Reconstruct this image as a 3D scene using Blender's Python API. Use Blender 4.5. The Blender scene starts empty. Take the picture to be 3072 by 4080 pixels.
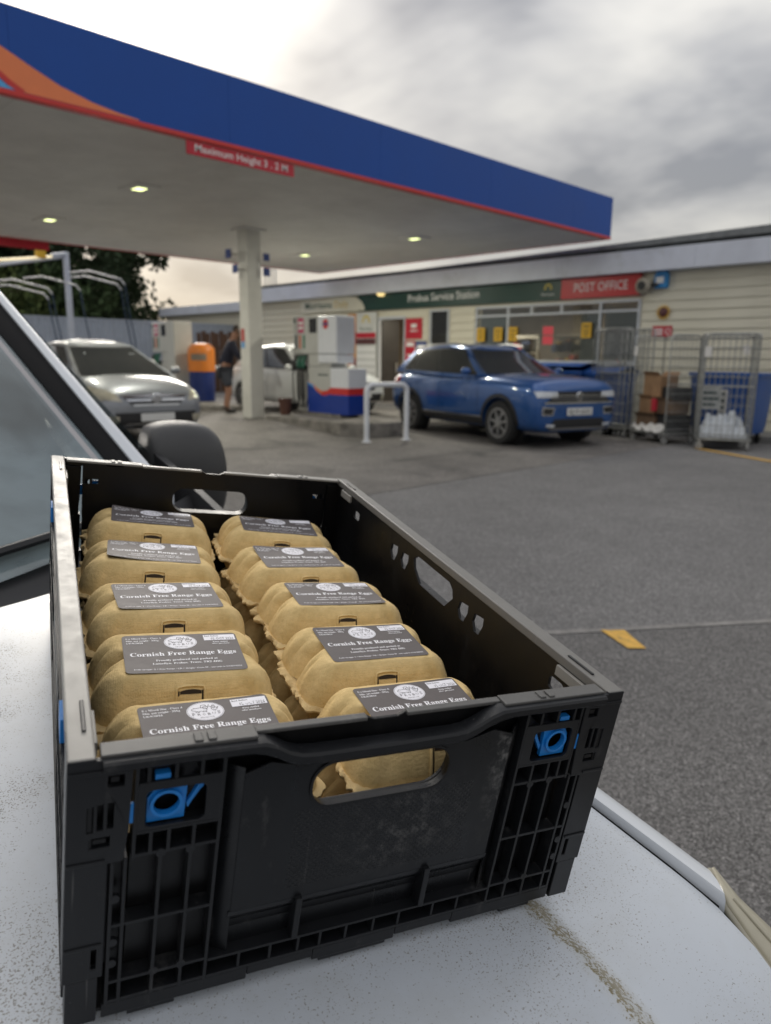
import bpy, bmesh, math, random
from mathutils import Vector, Matrix, noise
from mathutils.geometry import tessellate_polygon
R = math.radians
pi = math.pi
scene = bpy.context.scene
col = scene.collection

# ------------------------------------------------------------------ camera
YAW, PITCH, ROLL = R(45.345), R(11.866), R(0.596)
fw = Vector((-math.sin(YAW), math.cos(YAW), 0)); rt = Vector((math.cos(YAW), math.sin(YAW), 0)); up = Vector((0, 0, 1))
f2 = fw*math.cos(PITCH) - up*math.sin(PITCH); u2 = up*math.cos(PITCH) + fw*math.sin(PITCH)
r3 = rt*math.cos(ROLL) + u2*math.sin(ROLL); u3 = u2*math.cos(ROLL) - rt*math.sin(ROLL)
camd = bpy.data.cameras.new('camera'); cam = bpy.data.objects.new('camera', camd); col.objects.link(cam)
m = Matrix((r3, u3, -f2)).transposed().to_4x4(); m.translation = (0, 0, 1.40); cam.matrix_world = m
camd.sensor_fit = 'HORIZONTAL'; camd.lens = 25.0; camd.sensor_width = 25.0*3072/2900
camd.clip_start = 0.05; camd.clip_end = 3000
camd.dof.use_dof = True; camd.dof.focus_distance = 0.66; camd.dof.aperture_fstop = 6.6
scene.camera = cam

# ------------------------------------------------------------------ sky and sun
SUN_EL = R(21.5)
# the sun stands behind thin cloud, ahead and to the left of the camera
sd = Vector((-0.914, 0.407, 0)).normalized()*math.cos(SUN_EL) + up*math.sin(SUN_EL)
w = bpy.data.worlds.new('World'); scene.world = w; w.use_nodes = True
nt = w.node_tree; N = nt.nodes; L = nt.links; N.clear()
def wn(t, **k):
    n = N.new(t)
    for a, b in k.items(): setattr(n, a, b)
    return n
def wmath(op, a, b=None, clamp=False):
    n = wn('ShaderNodeMath', operation=op, use_clamp=clamp)
    for i, x in enumerate((a, b)):
        if x is None: continue
        if isinstance(x, (int, float)): n.inputs[i].default_value = x
        else: L.new(x, n.inputs[i])
    return n.outputs[0]
out = wn('ShaderNodeOutputWorld'); mixs = wn('ShaderNodeMixShader')
bgs = wn('ShaderNodeBackground'); bgc = wn('ShaderNodeBackground')
sky = wn('ShaderNodeTexSky', sky_type='NISHITA', sun_disc=False)
sky.sun_elevation = SUN_EL; sky.sun_rotation = math.atan2(sd.x, sd.y); sky.air_density = 1.2; sky.dust_density = 2.0
L.new(sky.outputs[0], bgs.inputs[0]); bgs.inputs[1].default_value = 0.05
tc = wn('ShaderNodeTexCoord'); sep = wn('ShaderNodeSeparateXYZ'); L.new(tc.outputs['Generated'], sep.inputs[0])
zc = wmath('ADD', wmath('MAXIMUM', sep.outputs[2], 0.0), 0.22)
comb = wn('ShaderNodeCombineXYZ')
L.new(wmath('DIVIDE', sep.outputs[0], zc), comb.inputs[0]); L.new(wmath('DIVIDE', sep.outputs[1], zc), comb.inputs[1])
comb.inputs[2].default_value = 3.7
n1 = wn('ShaderNodeTexNoise'); n1.inputs['Scale'].default_value = 1.7; n1.inputs['Detail'].default_value = 4; n1.inputs['Roughness'].default_value = 0.5; n1.inputs['Distortion'].default_value = 0.15
L.new(comb.outputs[0], n1.inputs['Vector'])
ramp = wn('ShaderNodeValToRGB'); L.new(n1.outputs[0], ramp.inputs[0])
cr = ramp.color_ramp; cr.elements[0].position = 0.37; cr.elements[0].color = (0.186, 0.192, 0.214, 1)
cr.elements[1].position = 0.64; cr.elements[1].color = (0.52, 0.508, 0.485, 1)
e = cr.elements.new(0.48); e.color = (0.328, 0.328, 0.336, 1)
# thinner, warmer cloud round the sun and a pale band low down
dotn = wn('ShaderNodeVectorMath', operation='DOT_PRODUCT'); L.new(tc.outputs['Generated'], dotn.inputs[0]); dotn.inputs[1].default_value = sd
dpos = wmath('MAXIMUM', dotn.outputs['Value'], 0.0)
g1 = wmath('MULTIPLY', wmath('POWER', dpos, 120.0), 2.0)
g2 = wmath('MULTIPLY', wmath('POWER', dpos, 9.0), 0.13)
glow = wmath('ADD', g1, g2)
gm = wmath('MULTIPLY', glow, wmath('ADD', wmath('MULTIPLY', n1.outputs[0], 1.5), 0.25))
gcol = wn('ShaderNodeMix', data_type='RGBA', blend_type='ADD'); gcol.inputs[0].default_value = 1.0
L.new(ramp.outputs[0], gcol.inputs[6])
gw = wn('ShaderNodeMix', data_type='RGBA', blend_type='MULTIPLY'); gw.inputs[0].default_value = 1.0; gw.inputs[6].default_value = (1.0, 0.93, 0.80, 1)
cg = wn('ShaderNodeCombineColor')
for i in range(3): L.new(gm, cg.inputs[i])
L.new(cg.outputs[0], gw.inputs[7]); L.new(gw.outputs[2], gcol.inputs[7])
hz = wmath('POWER', wmath('SUBTRACT', 1.0, wmath('MAXIMUM', sep.outputs[2], 0.0), True), 9.0)
hmix = wn('ShaderNodeMix', data_type='RGBA'); L.new(wmath('MULTIPLY', hz, 0.8), hmix.inputs[0])
L.new(gcol.outputs[2], hmix.inputs[6]); hmix.inputs[7].default_value = (0.56, 0.545, 0.51, 1)
L.new(hmix.outputs[2], bgc.inputs[0]); bgc.inputs[1].default_value = 0.62
mixs.inputs[0].default_value = 0.93
# an overcast sky is about three times as bright overhead as at the horizon
L.new(wmath('MULTIPLY', wmath('ADD', wmath('MULTIPLY', wmath('MAXIMUM', sep.outputs[2], 0.0), 1.5), 0.62), 0.58), bgc.inputs[1])
L.new(bgs.outputs[0], mixs.inputs[1]); L.new(bgc.outputs[0], mixs.inputs[2]); L.new(mixs.outputs[0], out.inputs[0])
sl = bpy.data.lights.new('sun', 'SUN'); sl.energy = 1.5; sl.angle = R(28); sl.color = (1.0, 0.94, 0.85)
so = bpy.data.objects.new('sun', sl); col.objects.link(so); so.rotation_euler = (-sd).to_track_quat('-Z', 'Y').to_euler(); so.location = (0, 0, 30)
scene.view_settings.view_transform = 'Standard'; scene.view_settings.look = 'None'
scene.view_settings.exposure = 1.32; scene.view_settings.gamma = 1.0; scene.view_settings.use_curve_mapping = False
scene.render.engine = 'CYCLES'
scene.cycles.max_bounces = 6; scene.cycles.transparent_max_bounces = 12; scene.cycles.caustics_reflective = False; scene.cycles.caustics_refractive = False

# ------------------------------------------------------------------ materials
MATS = {}
def M(name, c, rough=0.5, metal=0.0, var=0.0, vs=4.0, bump=0.0, bs=60.0, spec=0.5, coat=0.0, dirt=None, ds=3.0, dlo=0.5, dhi=0.7, emit=0.0, stretch=None, vvar=0.0):
    """procedural principled material: colour varied by noise, optional second tone (dirt) and bump"""
    if name in MATS: return MATS[name]
    ma = bpy.data.materials.new(name); ma.use_nodes = True; t = ma.node_tree; b = t.nodes['Principled BSDF']
    b.inputs['Base Color'].default_value = (*c, 1); b.inputs['Roughness'].default_value = rough; b.inputs['Metallic'].default_value = metal
    b.inputs['Specular IOR Level'].default_value = spec; b.inputs['Coat Weight'].default_value = coat; b.inputs['Coat Roughness'].default_value = 0.06
    tcn = t.nodes.new('ShaderNodeTexCoord'); src = tcn.outputs['Object']
    if stretch:
        mp = t.nodes.new('ShaderNodeMapping'); mp.inputs['Scale'].default_value = stretch; t.links.new(src, mp.inputs[0]); src = mp.outputs[0]
    cur = None
    if var > 0:
        n = t.nodes.new('ShaderNodeTexNoise'); n.inputs['Scale'].default_value = vs; n.inputs['Detail'].default_value = 6; n.inputs['Roughness'].default_value = 0.62; t.links.new(src, n.inputs['Vector'])
        r = t.nodes.new('ShaderNodeValToRGB'); t.links.new(n.outputs[0], r.inputs[0])
        r.color_ramp.elements[0].position = 0.3; r.color_ramp.elements[1].position = 0.7
        r.color_ramp.elements[0].color = (*[max(0, x*(1-var)) for x in c], 1); r.color_ramp.elements[1].color = (*[min(1, x*(1+var)) for x in c], 1)
        cur = r.outputs[0]
        mr = t.nodes.new('ShaderNodeMapRange'); mr.inputs[3].default_value = max(0.02, rough-0.08-vvar); mr.inputs[4].default_value = min(1, rough+0.1+vvar); t.links.new(n.outputs[0], mr.inputs[0]); t.links.new(mr.outputs[0], b.inputs['Roughness'])
    if dirt:
        n = t.nodes.new('ShaderNodeTexNoise'); n.inputs['Scale'].default_value = ds; n.inputs['Detail'].default_value = 8; n.inputs['Roughness'].default_value = 0.68; t.links.new(src, n.inputs['Vector'])
        mr = t.nodes.new('ShaderNodeMapRange'); mr.inputs[1].default_value = dlo; mr.inputs[2].default_value = dhi; t.links.new(n.outputs[0], mr.inputs[0])
        mx = t.nodes.new('ShaderNodeMix'); mx.data_type = 'RGBA'; t.links.new(mr.outputs[0], mx.inputs[0])
        if cur is None: mx.inputs[6].default_value = (*c, 1)
        else: t.links.new(cur, mx.inputs[6])
        mx.inputs[7].default_value = (*dirt, 1); cur = mx.outputs[2]
    if cur is not None: t.links.new(cur, b.inputs['Base Color'])
    if bump > 0:
        n = t.nodes.new('ShaderNodeTexNoise'); n.inputs['Scale'].default_value = bs; n.inputs['Detail'].default_value = 4; t.links.new(src, n.inputs['Vector'])
        bn = t.nodes.new('ShaderNodeBump'); bn.inputs['Strength'].default_value = bump; bn.inputs['Distance'].default_value = 0.4/bs; t.links.new(n.outputs[0], bn.inputs['Height']); t.links.new(bn.outputs[0], b.inputs['Normal'])
    if emit > 0:
        b.inputs['Emission Color'].default_value = (*c, 1); b.inputs['Emission Strength'].default_value = emit
    MATS[name] = ma; return ma

def asphalt(name, c, scale, spread, stain=None, big=0.35, bumpd=0.004):
    ma = bpy.data.materials.new(name); ma.use_nodes = True; t = ma.node_tree; b = t.nodes['Principled BSDF']; b.inputs['Roughness'].default_value = 0.86; b.inputs['Specular IOR Level'].default_value = 0.35
    tcn = t.nodes.new('ShaderNodeTexCoord'); src = tcn.outputs['Object']
    vo = t.nodes.new('ShaderNodeTexVoronoi'); vo.inputs['Scale'].default_value = scale; t.links.new(src, vo.inputs['Vector'])
    sh = t.nodes.new('ShaderNodeSeparateColor'); t.links.new(vo.outputs['Color'], sh.inputs[0])
    rp = t.nodes.new('ShaderNodeValToRGB'); t.links.new(sh.outputs[0], rp.inputs[0])
    rp.color_ramp.elements[0].color = (*[x*(1-spread) for x in c], 1); rp.color_ramp.elements[1].color = (*[x*(1+spread*1.7) for x in c], 1)
    e = rp.color_ramp.elements.new(0.6); e.color = (*c, 1); e = rp.color_ramp.elements.new(0.9); e.color = (*[x*(1+spread*.5) for x in c], 1)
    # gaps between stones are dark with binder
    gp = t.nodes.new('ShaderNodeMapRange'); t.links.new(vo.outputs['Distance'], gp.inputs[0]); gp.inputs[1].default_value = 0.35; gp.inputs[2].default_value = 0.75; gp.inputs[3].default_value = 1.0; gp.inputs[4].default_value = 1-spread*.8
    nb = t.nodes.new('ShaderNodeTexNoise'); nb.inputs['Scale'].default_value = 0.55; nb.inputs['Detail'].default_value = 9; nb.inputs['Roughness'].default_value = 0.7; t.links.new(src, nb.inputs['Vector'])
    mb = t.nodes.new('ShaderNodeMapRange'); t.links.new(nb.outputs[0], mb.inputs[0]); mb.inputs[1].default_value = 0.3; mb.inputs[2].default_value = 0.7; mb.inputs[3].default_value = 1-big; mb.inputs[4].default_value = 1+big*.6
    ml = t.nodes.new('ShaderNodeMath'); ml.operation = 'MULTIPLY'; t.links.new(gp.outputs[0], ml.inputs[0]); t.links.new(mb.outputs[0], ml.inputs[1])
    vm = t.nodes.new('ShaderNodeVectorMath'); vm.operation = 'SCALE'; t.links.new(rp.outputs[0], vm.inputs[0]); t.links.new(ml.outputs[0], vm.inputs['Scale'])
    cur = vm.outputs[0]
    if stain:
        ns = t.nodes.new('ShaderNodeTexNoise'); ns.inputs['Scale'].default_value = 0.9; ns.inputs['Detail'].default_value = 6; ns.inputs['Distortion'].default_value = 0.8; t.links.new(src, ns.inputs['Vector'])
        ms = t.nodes.new('ShaderNodeMapRange'); ms.inputs[1].default_value = 0.54; ms.inputs[2].default_value = 0.72; ms.inputs[4].default_value = 0.85; t.links.new(ns.outputs[0], ms.inputs[0])
        mx = t.nodes.new('ShaderNodeMix'); mx.data_type = 'RGBA'; t.links.new(ms.outputs[0], mx.inputs[0]); t.links.new(cur, mx.inputs[6]); mx.inputs[7].default_value = (*stain, 1); cur = mx.outputs[2]
    t.links.new(cur, b.inputs['Base Color'])
    bn = t.nodes.new('ShaderNodeBump'); bn.invert = True; bn.inputs['Strength'].default_value = 0.7; bn.inputs['Distance'].default_value = bumpd; t.links.new(vo.outputs['Distance'], bn.inputs['Height']); t.links.new(bn.outputs[0], b.inputs['Normal'])
    MATS[name] = ma; return ma

def glass(name, tint=(0.5, 0.55, 0.55), trans=0.8, rough=0.03, film=(0.3, 0.34, 0.36), film_sheen=0.0):
    """a pane: tinted see-through, mirror reflection by Fresnel, a diffuse film for dust and, on the van, painted sky reflection"""
    ma = bpy.data.materials.new(name); ma.use_nodes = True; t = ma.node_tree; t.nodes.clear()
    o = t.nodes.new('ShaderNodeOutputMaterial'); tr = t.nodes.new('ShaderNodeBsdfTransparent'); tr.inputs[0].default_value = (*tint, 1)
    gl = t.nodes.new('ShaderNodeBsdfGlossy'); gl.inputs['Roughness'].default_value = rough; df = t.nodes.new('ShaderNodeBsdfDiffuse'); df.inputs[0].default_value = (*film, 1)
    m1 = t.nodes.new('ShaderNodeMixShader'); m1.inputs[0].default_value = 1-trans; t.links.new(tr.outputs[0], m1.inputs[1]); t.links.new(df.outputs[0], m1.inputs[2])
    if film_sheen:
        tcn = t.nodes.new('ShaderNodeTexCoord'); nz = t.nodes.new('ShaderNodeTexNoise'); nz.inputs['Scale'].default_value = 2.6; nz.inputs['Detail'].default_value = 5; nz.inputs['Distortion'].default_value = .6; t.links.new(tcn.outputs['Object'], nz.inputs['Vector'])
        mr = t.nodes.new('ShaderNodeMapRange'); mr.inputs[1].default_value = .35; mr.inputs[2].default_value = .65; mr.inputs[3].default_value = max(0, 1-trans-film_sheen); mr.inputs[4].default_value = 1-trans+film_sheen; t.links.new(nz.outputs[0], mr.inputs[0]); t.links.new(mr.outputs[0], m1.inputs[0])
    fr = t.nodes.new('ShaderNodeFresnel'); fr.inputs[0].default_value = 1.55; m2 = t.nodes.new('ShaderNodeMixShader'); t.links.new(fr.outputs[0], m2.inputs[0]); t.links.new(m1.outputs[0], m2.inputs[1]); t.links.new(gl.outputs[0], m2.inputs[2])
    t.links.new(m2.outputs[0], o.inputs[0]); MATS[name] = ma; return ma

# ------------------------------------------------------------------ mesh builder
class MB:
    def __init__(s): s.v = []; s.f = []
    def add(s, vs, fs):
        o = len(s.v); s.v += [tuple(p) for p in vs]; s.f += [tuple(i+o for i in f) for f in fs]; return s
    def box(s, x0, y0, z0, x1, y1, z1):
        if x0 > x1: x0, x1 = x1, x0
        if y0 > y1: y0, y1 = y1, y0
        if z0 > z1: z0, z1 = z1, z0
        return s.add([(x0,y0,z0),(x1,y0,z0),(x1,y1,z0),(x0,y1,z0),(x0,y0,z1),(x1,y0,z1),(x1,y1,z1),(x0,y1,z1)],
                     [(0,3,2,1),(4,5,6,7),(0,1,5,4),(1,2,6,5),(2,3,7,6),(3,0,4,7)])
    def tube(s, pts, r, n=8, caps=True, closed=False):
        pts = [Vector(p) for p in pts]; k = len(pts); rr = r if isinstance(r, (list, tuple)) else [r]*k
        rings = []; prev = None
        for i, p in enumerate(pts):
            a = pts[(i-1) % k] if (i > 0 or closed) else p; b = pts[(i+1) % k] if (i < k-1 or closed) else p
            d = (b-a).normalized() if (b-a).length > 1e-9 else Vector((0,0,1))
            if prev is None:
                q = Vector((0,0,1)) if abs(d.z) < .9 else Vector((1,0,0)); x = d.cross(q).normalized()
            else:
                x = (prev - d*prev.dot(d)); x = x.normalized() if x.length > 1e-6 else d.orthogonal().normalized()
            prev = x; y = d.cross(x)
            rings.append([p + (x*math.cos(2*pi*j/n) + y*math.sin(2*pi*j/n))*rr[i] for j in range(n)])
        return s.loft(rings, caps=caps, wrap=closed)
    def loft(s, rings, caps=True, wrap=False, flip=False):
        n = len(rings[0]); k = len(rings); vs = [p for r_ in rings for p in r_]; fs = []
        for i in range(k if wrap else k-1):
            a = i*n; b = ((i+1) % k)*n
            for j in range(n):
                q = (a+j, a+(j+1) % n, b+(j+1) % n, b+j); fs.append(q[::-1] if flip else q)
        if caps and not wrap:
            c0 = tuple(range(n))[::-1]; c1 = tuple((k-1)*n+j for j in range(n))
            fs += [c0[::-1], c1[::-1]] if flip else [c0, c1]
        return s.add(vs, fs)
    def lathe(s, prof, n=24, c=(0,0,0), axis='z', ring=False):
        rings = []
        for r_, z in prof:
            rg_ = []
            for j in range(n):
                a = 2*pi*j/n; x, y = r_*math.cos(a), r_*math.sin(a)
                p = (x, y, z) if axis == 'z' else ((z, x, y) if axis == 'x' else (y, z, x))
                rg_.append((p[0]+c[0], p[1]+c[1], p[2]+c[2]))
            rings.append(rg_)
        return s.loft(rings, caps=not ring, wrap=ring)
    def plate(s, outer, holes, d0, d1, fn):
        """flat plate with holes; outer/holes 2D loops, fn(u, v, d) -> 3D"""
        loops = [outer] + list(holes); flat = [p for lp in loops for p in lp]
        tris = tessellate_polygon([[Vector((p[0], p[1], 0)) for p in lp] for lp in loops])
        n = len(flat); vs = [fn(p[0], p[1], d0) for p in flat] + [fn(p[0], p[1], d1) for p in flat]; fs = []
        for t_ in tris: fs.append(tuple(t_)); fs.append(tuple(i+n for i in reversed(t_)))
        o = 0
        for lp in loops:
            k = len(lp)
            for i in range(k): fs.append((o+i, o+(i+1) % k, n+o+(i+1) % k, n+o+i))
            o += k
        return s.add(vs, fs)
    def prism(s, poly, d0, d1, fn): return s.plate(poly, [], d0, d1, fn)
    def grid(s, nu, nv, fn):
        vs = [fn(i/(nu-1), j/(nv-1)) for i in range(nu) for j in range(nv)]
        fs = [(i*nv+j, (i+1)*nv+j, (i+1)*nv+j+1, i*nv+j+1) for i in range(nu-1) for j in range(nv-1)]
        return s.add(vs, fs)
    def mesh(s, name, mat, smooth=None, xf=None):
        me = bpy.data.meshes.new(name); vs = [xf(*p) for p in s.v] if xf else s.v
        me.from_pydata([tuple(p) for p in vs], [], s.f)
        b = bmesh.new(); b.from_mesh(me); bmesh.ops.recalc_face_normals(b, faces=b.faces); b.to_mesh(me); b.free()
        if mat: me.materials.append(mat)
        if smooth is not None:
            me.polygons.foreach_set('use_smooth', [True]*len(me.polygons)); me.set_sharp_from_angle(angle=R(smooth))
        me.update(); return me
    def build(s, name, mat, parent=None, smooth=None, bevel=0, seg=2, xf=None, loc=None, rot=None):
        return put(name, s.mesh(name, mat, smooth, xf), parent, bevel, seg, loc, rot)
def put(name, me, parent=None, bevel=0, seg=2, loc=None, rot=None):
    o = bpy.data.objects.new(name, me); col.objects.link(o)
    if parent: o.parent = parent
    if loc: o.location = loc
    if rot: o.rotation_euler = rot
    if bevel:
        b = o.modifiers.new('bevel', 'BEVEL'); b.width = bevel; b.segments = seg; b.limit_method = 'ANGLE'; b.angle_limit = R(40)
    return o
def tag(o, label=None, cat=None, group=None, kind=None):
    if label: o['label'] = label
    if cat: o['category'] = cat
    if group: o['group'] = group
    if kind: o['kind'] = kind
    return o
def thing(name, label, cat, loc=(0,0,0), rz=0, group=None, mat=None):
    o = bpy.data.objects.new(name, None); col.objects.link(o); o.empty_display_size = 0.1
    if mat is not None: o.matrix_world = mat
    else: o.location = loc; o.rotation_euler = (0, 0, rz)
    return tag(o, label, cat, group)
def copy_tree(o, parent=None):
    c = o.copy(); col.objects.link(c); c.parent = parent
    for ch in list(o.children): copy_tree(ch, c)
    return c
def B(x0, y0, z0, x1, y1, z1): return MB().box(x0, y0, z0, x1, y1, z1)
def rrect(w_, h_, r_, n=5, cx=0, cy=0):
    o = []
    for (sx, sy, a0) in ((1,1,0),(-1,1,90),(-1,-1,180),(1,-1,270)):
        for i in range(n+1):
            a = R(a0+90*i/n); o.append((cx+sx*(w_/2-r_)+r_*math.cos(a), cy+sy*(h_/2-r_)+r_*math.sin(a)))
    return o
XZ = lambda y0=0: (lambda u, v, d: (u, y0+d, v))
YZ = lambda x0=0: (lambda u, v, d: (x0+d, u, v))
XY = lambda z0=0: (lambda u, v, d: (u, v, z0+d))
TXT = {}
def serif(s):
    o = ''
    for c in s:
        if 'A' <= c <= 'Z': o += chr(0x1D400+ord(c)-65)
        elif 'a' <= c <= 'z': o += chr(0x1D41A+ord(c)-97)
        elif '0' <= c <= '9': o += chr(0x1D7CE+ord(c)-48)
        else: o += c
    return o
def tmesh(s, size=1, align='CENTER', bold=0.0, width=None, res=2, ext=0.0, shear=0):
    """lettering as 2D mesh data (verts, faces) in the XY plane, baseline y=0"""
    c = bpy.data.curves.new('t', 'FONT'); c.body = s; c.size = size; c.align_x = align; c.resolution_u = res; c.offset = bold*size; c.shear = shear
    o = bpy.data.objects.new('t', c); col.objects.link(o); dg = bpy.context.evaluated_depsgraph_get()
    me = bpy.data.meshes.new_from_object(o.evaluated_get(dg)); vs = [tuple(p.co) for p in me.vertices]; fs = [tuple(p.vertices) for p in me.polygons]
    bpy.data.objects.remove(o); bpy.data.curves.remove(c); bpy.data.meshes.remove(me)
    if width and vs:
        xs = [p[0] for p in vs]; k = width/(max(xs)-min(xs)); vs = [(p[0]*k, p[1], p[2]) for p in vs]
    return vs, fs
def lettering(name, s, size, mat, parent, fn, **k):
    """fn(x, y) -> 3D in the parent's frame"""
    vs, fs = tmesh(s, size, **k); me = bpy.data.meshes.new(name); me.from_pydata([fn(p[0], p[1]) for p in vs], [], fs); me.materials.append(mat); me.update()
    return put(name, me, parent)
rnd = random.Random(7)
def ground_z(x):
    t_ = min(1, max(0, (-x-9.2)/3)); return 0.17*t_*t_*(3-2*t_)
# ------------------------------------------------------------------ common materials
asphalt('asphalt_far', (0.240, 0.233, 0.228), 120, 0.45, big=0.25)
asphalt('asphalt_near', (0.220, 0.212, 0.206), 170, 0.62, big=0.2, bumpd=0.004)
asphalt('asphalt_forecourt', (0.215, 0.20, 0.185), 60, 0.3, stain=(0.06, 0.058, 0.055), big=0.45)
M('paving', (0.24, 0.235, 0.225), 0.9, var=0.25, vs=3, bump=0.3, bs=80)
M('concrete', (0.22, 0.205, 0.185), 0.9, var=0.35, vs=5, bump=0.4, bs=60, dirt=(0.06, 0.055, 0.05), ds=4, dlo=0.5, dhi=0.75)
M('yellow_paint', (0.68, 0.40, 0.08), 0.75, var=0.2, vs=20, dirt=(0.16, 0.13, 0.09), ds=30, dlo=0.55, dhi=0.72)
M('white_panel', (0.72, 0.73, 0.75), 0.35, var=0.05, vs=2, coat=0.2)
M('fascia_white', (0.66, 0.69, 0.76), 0.5, var=0.08, vs=2, dirt=(0.42, 0.43, 0.42), ds=1.5, dlo=0.55, dhi=0.85)
M('canopy_blue', (0.012, 0.078, 0.36), 0.5, var=0.05, vs=0.9, spec=0.3)
M('canopy_red', (0.62, 0.035, 0.03), 0.4, var=0.08)
M('sign_red', (0.50, 0.012, 0.03), 0.4, var=0.1, vs=3)
M('sky_blue_film', (0.10, 0.42, 0.80), 0.4, var=0.03)
M('soffit', (0.78, 0.77, 0.74), 0.55, var=0.06, vs=1.5, dirt=(0.64, 0.63, 0.60), ds=0.8, dlo=0.45, dhi=0.75)
M('pillar_white', (0.64, 0.63, 0.58), 0.5, var=0.08, vs=3, dirt=(0.38, 0.31, 0.2), ds=2.2, dlo=0.62, dhi=0.85)
M('letter_white', (0.82, 0.82, 0.80), 0.5, var=0.03)
M('black_plastic', (0.02, 0.02, 0.021), 0.42, var=0.2, vs=12, bump=0.1, bs=200)
M('rubber', (0.008, 0.008, 0.009), 0.85, var=0.2, vs=20, spec=0.15)
M('siding', (0.67, 0.635, 0.51), 0.55, var=0.06, vs=2.5, dirt=(0.53, 0.495, 0.39), ds=1.8, dlo=0.55, dhi=0.85, stretch=(0.3, 1, 2))
M('roof_felt', (0.20, 0.21, 0.21), 0.85, var=0.3, vs=5, bump=0.3, bs=50)
M('dark_gap', (0.05, 0.055, 0.055), 0.8, var=0.2)
M('po_red', (.50, .016, .022), .4, var=.08); M('shop_green', (0.005, 0.042, 0.031), 0.4, var=0.1, vs=3)
M('cream_board', (0.68, 0.66, 0.55), 0.45, var=0.05)
M('upvc', (0.55, 0.58, 0.62), 0.4, var=0.06)
M('interior_dark', (0.22, 0.18, 0.14), 0.8, var=0.3, vs=2)
M('poster_yellow', (0.72, 0.42, 0.02), 0.55, var=0.06)
M('paper', (0.72, 0.70, 0.66), 0.7, var=0.08)
M('blind_glare', (0.34, 0.37, 0.36), 0.7, var=0.12, vs=3)
M('galv', (0.42, 0.42, 0.40), 0.42, metal=0.75, var=0.25, vs=9)
M('zinc', (0.34, 0.345, 0.33), 0.5, metal=0.6, var=0.3, vs=14, dirt=(0.16, 0.13, 0.09), ds=8, dlo=0.55, dhi=0.8)
M('fence_grey', (0.34, 0.38, 0.44), 0.5, var=0.1, vs=3)
M('wood_brown', (0.10, 0.055, 0.035), 0.8, var=0.4, vs=6, stretch=(4, 4, 0.6))
glass('shop_glass', (0.72, 0.75, 0.75), 0.965, 0.02, (0.3, 0.34, 0.36))

# ------------------------------------------------------------------ ground, road, forecourt
def sheet(name, xs, ys, dz, mat):
    vs = [(x, y, ground_z(x)+dz) for x in xs for y in ys]; n = len(ys)
    fs = [(i*n+j, (i+1)*n+j, (i+1)*n+j+1, i*n+j+1) for i in range(len(xs)-1) for j in range(n-1)]
    return tag(MB().add(vs, fs).build(name, MATS[mat], smooth=30), kind='structure')
fine = [-12.4+.25*i for i in range(15)] + [-8, -7, -6]
sheet('ground', [-600, -200, -80, -40, -24] + sorted(set(fine)) + [-3, 0, 10, 60, 600], [-600, -100, -20, 0, 15, 40, 100, 600], 0, 'asphalt_far')
sheet('forecourt', [-24, -18] + sorted(set(f for f in fine if f < -5.9)) + [-5.48], [-6, 0, 5, 10, 13.2], 0.004, 'asphalt_forecourt')
# the coarser surface dressing on the camera's side of a straight seam
a, b = Vector((-1.932, 3.168)), Vector((-1.21, 4.193)); d = (b-a).normalized(); nrm = Vector((d.y, -d.x))
q = [a-d*7, b+d*9, b+d*9+nrm*12, a-d*7+nrm*12]
tag(MB().add([(p.x, p.y, 0.004) for p in q], [(0, 1, 2, 3)]).build('roadway', MATS['asphalt_near']), kind='structure')
q = [a-d*4-nrm*.03, b+d*9-nrm*.03, b+d*9+nrm*.02, a-d*4+nrm*.02]
M('seam_sealant', (0.255, 0.243, 0.23), 0.9, var=0.3, vs=20, dirt=(0.18, 0.175, 0.17), ds=9, dlo=0.45, dhi=0.7)
tag(MB().add([(p.x, p.y, 0.008) for p in q], [(0, 1, 2, 3)]).build('road_seam', MATS['seam_sealant']), kind='structure')
def marking(name, pts, label):
    o = MB().add([(x, y, ground_z(x)+0.011) for x, y in pts], [tuple(range(len(pts)))]).build(name, MATS['yellow_paint']); return tag(o, kind='structure')
marking('road_marking', [(-1.79, 3.375), (-1.755, 3.40), (-1.70, 3.465), (-1.60, 3.385), (-1.50, 3.31), (-1.565, 3.245), (-1.66, 3.30)], '')
marking('bay_line', [(-4.9, 12.13), (-1.0, 10.02), (-1.06, 9.90), (-4.95, 12.02)], '')
# pavement in front of the shop
o = MB().box(-22, 13.95, 0.0, 6, 15.0, 0.115).build('pavement', MATS['paving'], bevel=0.012)
tag(o, kind='structure')

# ------------------------------------------------------------------ canopy
CX0, CX1, CY0, CY1, CZ = -17.6, -8.13, 0.0, 14.53, 3.88
can = thing('canopy', 'forecourt canopy with deep blue fascia, red lower trim and grey underside on a pale pillar', 'canopy', (-12.78, 8.74, 0.17))
def cx(mb, name, mat, **k):
    return mb.build(name, MATS[mat], can, xf=lambda x, y, z: (x+12.78, y-8.74, z-0.17), **k)
cx(B(CX0+.15, CY0+.1, CZ+.04, CX1-.12, CY1-.1, CZ+.70), 'roof_deck', 'roof_felt')
seams = [CY0, 2.86, 5.32, 7.86, 10.45, 13.06, CY1]
for i in range(len(seams)-1):
    cx(B(CX1-.10, seams[i]+.0012, CZ+.052, CX1, seams[i+1]-.0012, CZ+.812), 'fascia_panel', 'canopy_blue', bevel=.0015)
for i in range(4):
    xa = CX0+.1+(CX1-CX0-.2)*i/4; xb = CX0+.1+(CX1-CX0-.2)*(i+1)/4
    cx(B(xa+.003, CY1-.1, CZ+.052, xb-.003, CY1, CZ+.812), 'fascia_panel', 'canopy_blue', bevel=.006)
    cx(B(xa+.003, CY0, CZ+.052, xb-.003, CY0+.1, CZ+.812), 'fascia_panel', 'canopy_blue', bevel=.006)
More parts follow.
